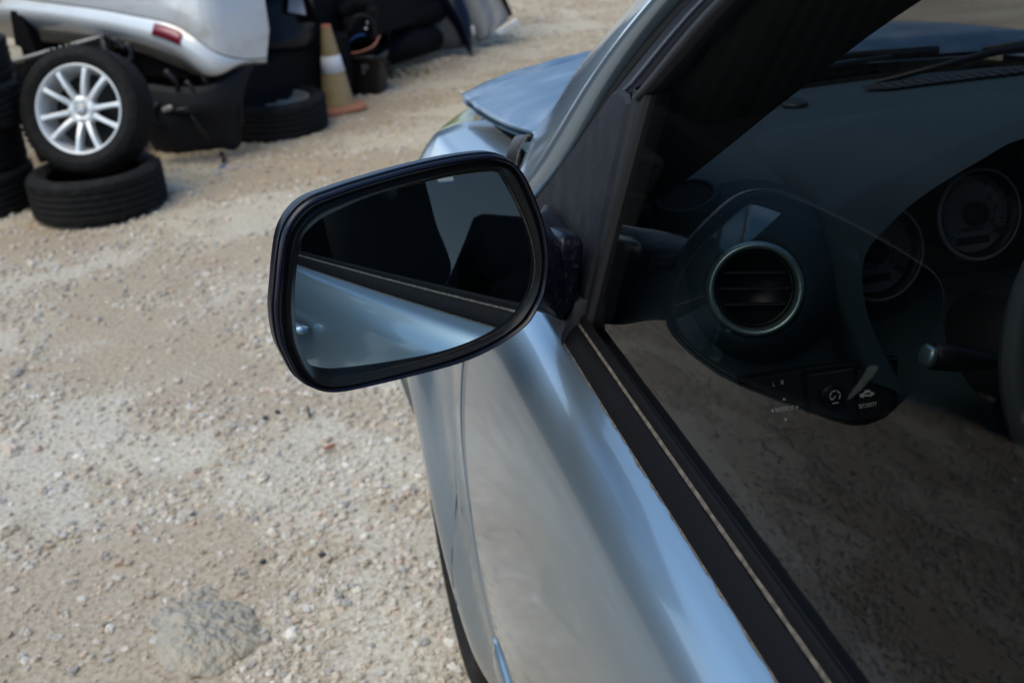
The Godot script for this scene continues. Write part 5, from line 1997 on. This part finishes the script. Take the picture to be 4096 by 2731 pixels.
func rock_mesh(sd: int, size: Vector3) -> ArrayMesh:
	var q := FastNoiseLite.new()
	q.seed = sd
	q.frequency = 1.1
	q.fractal_octaves = 4
	var st := begin()
	var rows := []
	for i in 33:
		var la := -PI / 2 + PI * i / 32.0
		var row := PackedVector3Array()
		for j in 65:
			var lo := TAU * (j % 64) / 64.0
			var d := Vector3(cos(la) * cos(lo), sin(la), cos(la) * sin(lo))
			var k := pow(pow(absf(d.x), 2.6) + pow(absf(d.y), 2.6) + pow(absf(d.z), 2.6), -1.0 / 2.6)
			row.append(d * k * size * (0.5 + 0.09 * q.get_noise_3dv(d * 1.1) + 0.022 * q.get_noise_3dv(d * 5.0)))
		rows.append(row)
	sheet(st, rows)
	return done(st)

func oddments() -> void:
	var stone := grain(mat(Color.WHITE, 0.95), tex_noise(512, 0.02, 5, 71, [[0.0, lin(0.26, 0.235, 0.20)], [0.45, lin(0.31, 0.285, 0.24)], [0.62, lin(0.36, 0.305, 0.225)], [1.0, lin(0.40, 0.37, 0.33)]]), 1.9, 1.6, M.bump)
	var r := obj("rock", rock_mesh(5, Vector3(0.225, 0.095, 0.245)), stone, null, Transform3D(rot(4, 24, -6), Vector3(-0.505, -0.012, -1.905)))
	tag(r, "large rounded grey-brown rock half sunk in the gravel, nearest the camera", "rock")
	r = obj("rock", rock_mesh(8, Vector3(0.20, 0.06, 0.08)), stone, null, Transform3D(rot(4, 40, -6), Vector3(-0.565, -0.014, -2.03)))
	tag(r, "flat crusted slab of stone just beyond the large rounded rock", "rock")
	var dark := mat(lin(0.03, 0.032, 0.036), 0.7)
	r = obj("twig", tube_mesh(v3([[0, 0.006, 0.03], [0.003, 0.009, 0.0], [0.004, 0.006, -0.035]]), [0.0025, 0.004, 0.003], 7), dark, null, Transform3D(rot(0, 4, 0), Vector3(-0.24, 0.012, -2.85)))
	tag(r, "short dark twig lying on the gravel below the mirror", "twig")
	r = obj("wood_chip", cushion(Vector3(0.035, 0.007, 0.011), 4.0, 8), mat(lin(0.26, 0.085, 0.045), 0.8), null, Transform3D(rot(0, 14, 5), Vector3(-0.19, 0.014, -2.63)))
	tag(r, "red-brown chip of wood lying on the gravel below the twig", "wood chip")
	var k := 0
	for e in [[-0.368, -2.871, 0.016, "small black shard on the gravel left of the twig"], [-0.332, -2.90, 0.013, "tiny dark grey shard between the twig and the black shard"], [-0.243, -2.133, 0.013, "small black stone on the gravel near the front tyre"], [-0.385, -2.155, 0.012, "black crumb of rubber on the gravel above the large rock"], [0.648, -5.635, 0.035, "lone dark stone on the bare gravel right of the cone"]]:
		r = obj("dark_shard", rock_mesh(20 + k, Vector3(e[2], e[2] * 0.7, e[2] * 1.3)), dark, null, Transform3D(rot(0, k * 40, 0), Vector3(e[0], 0.006 + height(e[0], e[1]), e[1])))
		tag(r, e[3], "shard")
		k += 1
	r = obj("plastic_connector", cushion(Vector3(0.03, 0.016, 0.018), 5.0, 8), mat(lin(0.03, 0.16, 0.34), 0.5), null, Transform3D(rot(0, 20, 0), Vector3(-0.555, 0.014, -5.83)))
	tag(r, "little blue plastic connector on the gravel below the black liner", "connector")
	r = obj("cable_tie", tube_mesh(cr(v3([[-0.10, 0.01, 0.0], [0.0, 0.018, 0.02], [0.14, 0.01, -0.03]]), 12), [0.003], 6), mat(lin(0.4, 0.38, 0.46), 0.5), null, Transform3D(Basis.IDENTITY, Vector3(-0.52, 0.004, -5.76)))
	tag(r, "thin pale cable tie on the gravel beside the blue connector", "cable tie")
	r = obj("bent_wire", tube_mesh(cr(v3([[-0.09, 0.008, 0.10], [-0.08, 0.012, -0.02], [-0.02, 0.012, -0.05], [0.06, 0.008, -0.07]]), 16), [0.003], 6), mat(lin(0.3, 0.29, 0.36), 0.5), null, Transform3D(Basis.IDENTITY, Vector3(-0.74, 0.006, -5.40)))
	tag(r, "bent pale wire on the gravel right of the front tyre", "wire")

# the row goes on to the left of the frame; the side window mirrors it
func far_row() -> void:
	var f := thing("corrugated_fence", "tall dark corrugated metal fence running on behind the scrap row, seen mirrored in the window", "fence", Vector3(-8.0, 0, -7.9))
	for k in 9:
		var st := begin()
		var rows := []
		for y in [0.0, 3.7]:
			var row := PackedVector3Array()
			for j in 49:
				var u := j / 48.0
				row.append(Vector3(-5.0 + 1.16 * k + 1.22 * u, y, 0.022 * cos(u * TAU * 8.0) + 0.03 * (k % 2)))
			rows.append(row)
		panel(st, rows, Vector3(0, 0, -0.004))
		obj("sheet", done(st), M.fence, f)
	vehicle(thing("dark_scrapped_car", "black scrapped car left of the tyre stack, seen only mirrored in the window", "car", Vector3(-4.2, 0, -6.2)), 1.0)
	var v := thing("dark_van", "dark van standing behind the photographer, seen only in the door mirror", "van", Vector3(-5.6, 0, 4.1))
	v.rotation.y = 0.35
	vehicle(v, 1.62)
	var b := thing("bush", "dark green bush far behind the photographer, seen only in the door mirror", "bush", Vector3(-16.5, 0, 19.5))
	var st := begin()
	for k in 2600:
		var d := Vector3(rng.randfn(0, 1), rng.randfn(0, 1), rng.randfn(0, 1)).normalized() * pow(rng.randf(), 0.4)
		var q := Vector3(d.x * 3.4, 1.15 + d.y * 1.25 + 0.35 * noise.get_noise_2d(d.x * 2.0, d.z * 2.0), d.z * 2.0)
		var e := Vector3(rng.randfn(0, 1), rng.randfn(0, 1), rng.randfn(0, 1)).normalized() * 0.10
		var g := Vector3(rng.randfn(0, 1), rng.randfn(0, 1), rng.randfn(0, 1)).normalized() * 0.10
		st.add_vertex(q - e); st.add_vertex(q + e); st.add_vertex(q + g)
	obj("foliage", done(st), mat(lin(0.04, 0.06, 0.025), 0.8), b).set_meta("kind", "stuff")

# a plain rounded car body with cabin, windows and wheels; tall > 1 makes it a van
func vehicle(c: Node3D, tall: float) -> void:
	var st := begin()
	var rows := []
	for p in [[0.25, 0.80], [0.55, 0.86], [0.85, 0.84], [0.98, 0.78], [1.02, 0.70], [1.02, 0.0]]:
		var row := PackedVector3Array()
		for j in 49:
			var a := TAU * j / 48.0
			var q: float = pow(pow(absf(cos(a)), 5.0) + pow(absf(sin(a)), 5.0), -0.2)
			row.append(Vector3(cos(a) * q * (2.05 - 0.2 * (0.86 - p[1])) * (1.0 if p[1] > 0.0 else 0.0), p[0], sin(a) * q * p[1]))
		rows.append(row)
	sheet(st, rows)
	obj("body", done(st), M.black, c)
	st = begin()
	rows = []
	var roof := 1.49 * tall if tall > 1.0 else 1.49
	for p in [[1.015, 1.45, 0.72], [roof - 0.10, 0.95 + 0.45 * (tall - 1.0), 0.60], [roof - 0.02, 0.80 + 0.5 * (tall - 1.0), 0.52], [roof, 0.0, 0.0]]:
		var row := PackedVector3Array()
		for j in 49:
			var a := TAU * j / 48.0
			var q: float = pow(pow(absf(cos(a)), 6.0) + pow(absf(sin(a)), 6.0), -1.0 / 6.0)
			row.append(Vector3(cos(a) * q * p[1], p[0], sin(a) * q * p[2]))
		rows.append(row)
	sheet(st, rows)
	obj("cabin", done(st), M.black, c)
	for s in [-1.0, 1.0]:
		st = begin()
		st.set_smooth_group(-1)
		slab(st, v3([[-1.05, 1.10], [0.95, 1.10], [0.75, roof - 0.16], [-0.80, roof - 0.16]]), 0.0, 0.012, 0.004, Transform3D(rot(-13.0 * s if tall == 1.0 else -6.0 * s, 0.0 if s > 0 else 180.0, 0), Vector3(0, -0.26 if tall == 1.0 else -0.10, 0.94 * s if tall == 1.0 else 0.83 * s)))
		obj("side_window", done(st), M.glass, c)
	for e in [[-1.3, 0.72], [1.3, 0.72], [-1.3, -0.72], [1.3, -0.72]]:
		obj("wheel", tyre_mesh(0.31, 0.20, 0.2), M.tyre, c, Transform3D(rot(90, 0, 0), Vector3(e[0], 0.31, e[1])))

# the one who takes the picture, mirrored in the window by way of the door mirror
func photographer() -> void:
	var p := thing("person", "person in dark clothes holding up a camera, seen only mirrored", "person", Vector3(-0.30, 0, 0.40))
	var cloth := grain(mat(lin(0.006, 0.006, 0.008), 0.95), null, 20.0, 0.05, M.fine)
	cloth.metallic_specular = 0.2
	var skin := mat(lin(0.040, 0.024, 0.017), 0.6)
	var body := [
		[Vector3(0, 1.42, 0.02), Vector3(0, 1.52, -0.02), 0.058, 0.055],
		[Vector3(0, 1.60, -0.05), Vector3(0, 1.655, -0.045), 0.078, 0.088],
		[Vector3(0, 1.56, -0.09), Vector3(0, 1.60, -0.10), 0.045, 0.05],
		[Vector3(0, 1.602, -0.15), Vector3(0, 1.585, -0.165), 0.012, 0.014],
		[Vector3(-0.088, 1.60, -0.03), Vector3(-0.090, 1.625, -0.03), 0.012, 0.014],
		[Vector3(0.088, 1.60, -0.03), Vector3(0.090, 1.625, -0.03), 0.012, 0.014],
		[Vector3(0, 0.95, 0.03), Vector3(0, 1.36, 0.03), 0.13, 0.15]]
	var hands := []
	var coat := [
		[Vector3(-0.07, 0.92, 0.03), Vector3(0.07, 0.92, 0.03), 0.17, 0.17],
		[Vector3(0, 0.95, 0.03), Vector3(0, 1.18, 0.03), 0.235, 0.225],
		[Vector3(-0.15, 0.78, 0.03), Vector3(0.17, 0.78, 0.03), 0.19, 0.19],
		[Vector3(-0.12, 1.0, 0.03), Vector3(0.15, 1.0, 0.03), 0.20, 0.20],
		[Vector3(-0.13, 1.28, 0.03), Vector3(0.13, 1.28, 0.03), 0.17, 0.17],
		[Vector3(-0.17, 1.40, 0.02), Vector3(0.17, 1.40, 0.02), 0.075, 0.075],
		[Vector3(0, 1.40, 0.03), Vector3(0, 1.47, 0.02), 0.085, 0.068]]
	var legs := []
	var shoes := []
	for s in [-1.0, 1.0]:
		var sh := Vector3(0.20 * s, 1.39, 0.01)
		var el := Vector3(0.365 * s - 0.01, 1.16, -0.05)
		var wr := Vector3(0.115 * s + 0.125, 1.475, -0.285)
		coat.append([sh, el, 0.105, 0.100])
		coat.append([el, el.lerp(wr, 0.93), 0.080, 0.045])
		body.append([sh, el, 0.05, 0.04])
		body.append([el, wr, 0.04, 0.028])
		hands.append([wr.lerp(el, 0.12), wr, 0.028, 0.027])
		hands.append([wr, wr + Vector3(-0.015 * s, 0.055, -0.035), 0.028, 0.030])
		for k in 4:
			var root := wr + Vector3(-0.012 * s, 0.045 + 0.016 * k, -0.040 - 0.004 * k)
			var j1 := root + Vector3(-0.012 * s, 0.004, -0.036 + 0.003 * absf(k - 1.5))
			var j2 := j1 + Vector3(-0.026 * s, 0.002, -0.008)
			hands.append([root, j1, 0.0100, 0.0092])
			hands.append([j1, j2, 0.0092, 0.0085])
			hands.append([j2, j2 + Vector3(-0.018 * s, 0.0, 0.008), 0.0085, 0.0078])
		hands.append([wr + Vector3(-0.006 * s, 0.025, -0.005), wr + Vector3(-0.040 * s, 0.045, -0.008), 0.0125, 0.0105])
		hands.append([wr + Vector3(-0.040 * s, 0.045, -0.008), wr + Vector3(-0.062 * s, 0.062, -0.012), 0.0105, 0.009])
		var hip := Vector3(0.095 * s, 0.90, 0.03)
		var kn := Vector3(0.115 * s, 0.49, 0.015)
		var an := Vector3(0.125 * s, 0.09, 0.05)
		legs.append([hip, kn, 0.098, 0.066])
		legs.append([kn, an, 0.066, 0.052])
		body.append([hip, kn, 0.085, 0.052])
		body.append([kn, an, 0.052, 0.036])
		shoes.append([an + Vector3(0, -0.045, 0.03), an + Vector3(0.02 * s, -0.052, -0.13), 0.045, 0.036])
		shoes.append([an + Vector3(0, 0.02, 0), an + Vector3(0, -0.045, -0.01), 0.045, 0.046])
	obj("body", flesh(body, 0.014, 0.035), skin, p)
	obj("hands", flesh(hands, 0.0045, 0.006), skin, p)
	obj("jacket", flesh(coat, 0.016, 0.06), cloth, p)
	obj("trousers", flesh(legs, 0.016, 0.05), cloth, p)
	obj("shoes", flesh(shoes, 0.010, 0.03), M.black, p)
	obj("hair", flesh([[Vector3(0, 1.665, -0.03), Vector3(0, 1.64, 0.01), 0.096, 0.088], [Vector3(-0.04, 1.70, -0.07), Vector3(0.04, 1.70, -0.07), 0.058, 0.058]], 0.008, 0.03), mat(lin(0.012, 0.009, 0.007), 0.7), p)
	for s in [-1.0, 1.0]:
		obj("eye", cushion(Vector3(0.022, 0.012, 0.012), 2.0, 10), mat(lin(0.6, 0.6, 0.6), 0.2), p, Transform3D(Basis.IDENTITY, Vector3(0.032 * s, 1.615, -0.138)))
	obj("mouth", cushion(Vector3(0.044, 0.010, 0.012), 2.5, 10), mat(lin(0.24, 0.08, 0.065), 0.5), p, Transform3D(Basis.IDENTITY, Vector3(0, 1.555, -0.138)))
	# the camera in the hands, its lens just behind the point of view
	var c := thing("camera", "black camera held in both hands by the dark-clothed person", "camera", Vector3(-0.185, 1.55, 0.105))
	obj("camera_body", cushion(Vector3(0.135, 0.095, 0.06), 7.0, 12), M.black_gloss, c)
	obj("viewfinder_hump", cushion(Vector3(0.06, 0.05, 0.055), 4.0, 10), M.black_gloss, c, Transform3D(Basis.IDENTITY, Vector3(0, 0.052, 0)))
	obj("grip", cushion(Vector3(0.035, 0.085, 0.05), 4.0, 10), M.black, c, Transform3D(Basis.IDENTITY, Vector3(0.055, -0.004, -0.03)))
	obj("lens", lathe([[0.033, 0.0], [0.035, 0.02], [0.034, 0.055], [0.030, 0.057], [0.028, 0.045], [0.0, 0.040]], 32), M.black_gloss, c, Transform3D(Basis(Vector3.RIGHT, -PI / 2), Vector3(0, 0, -0.025)))
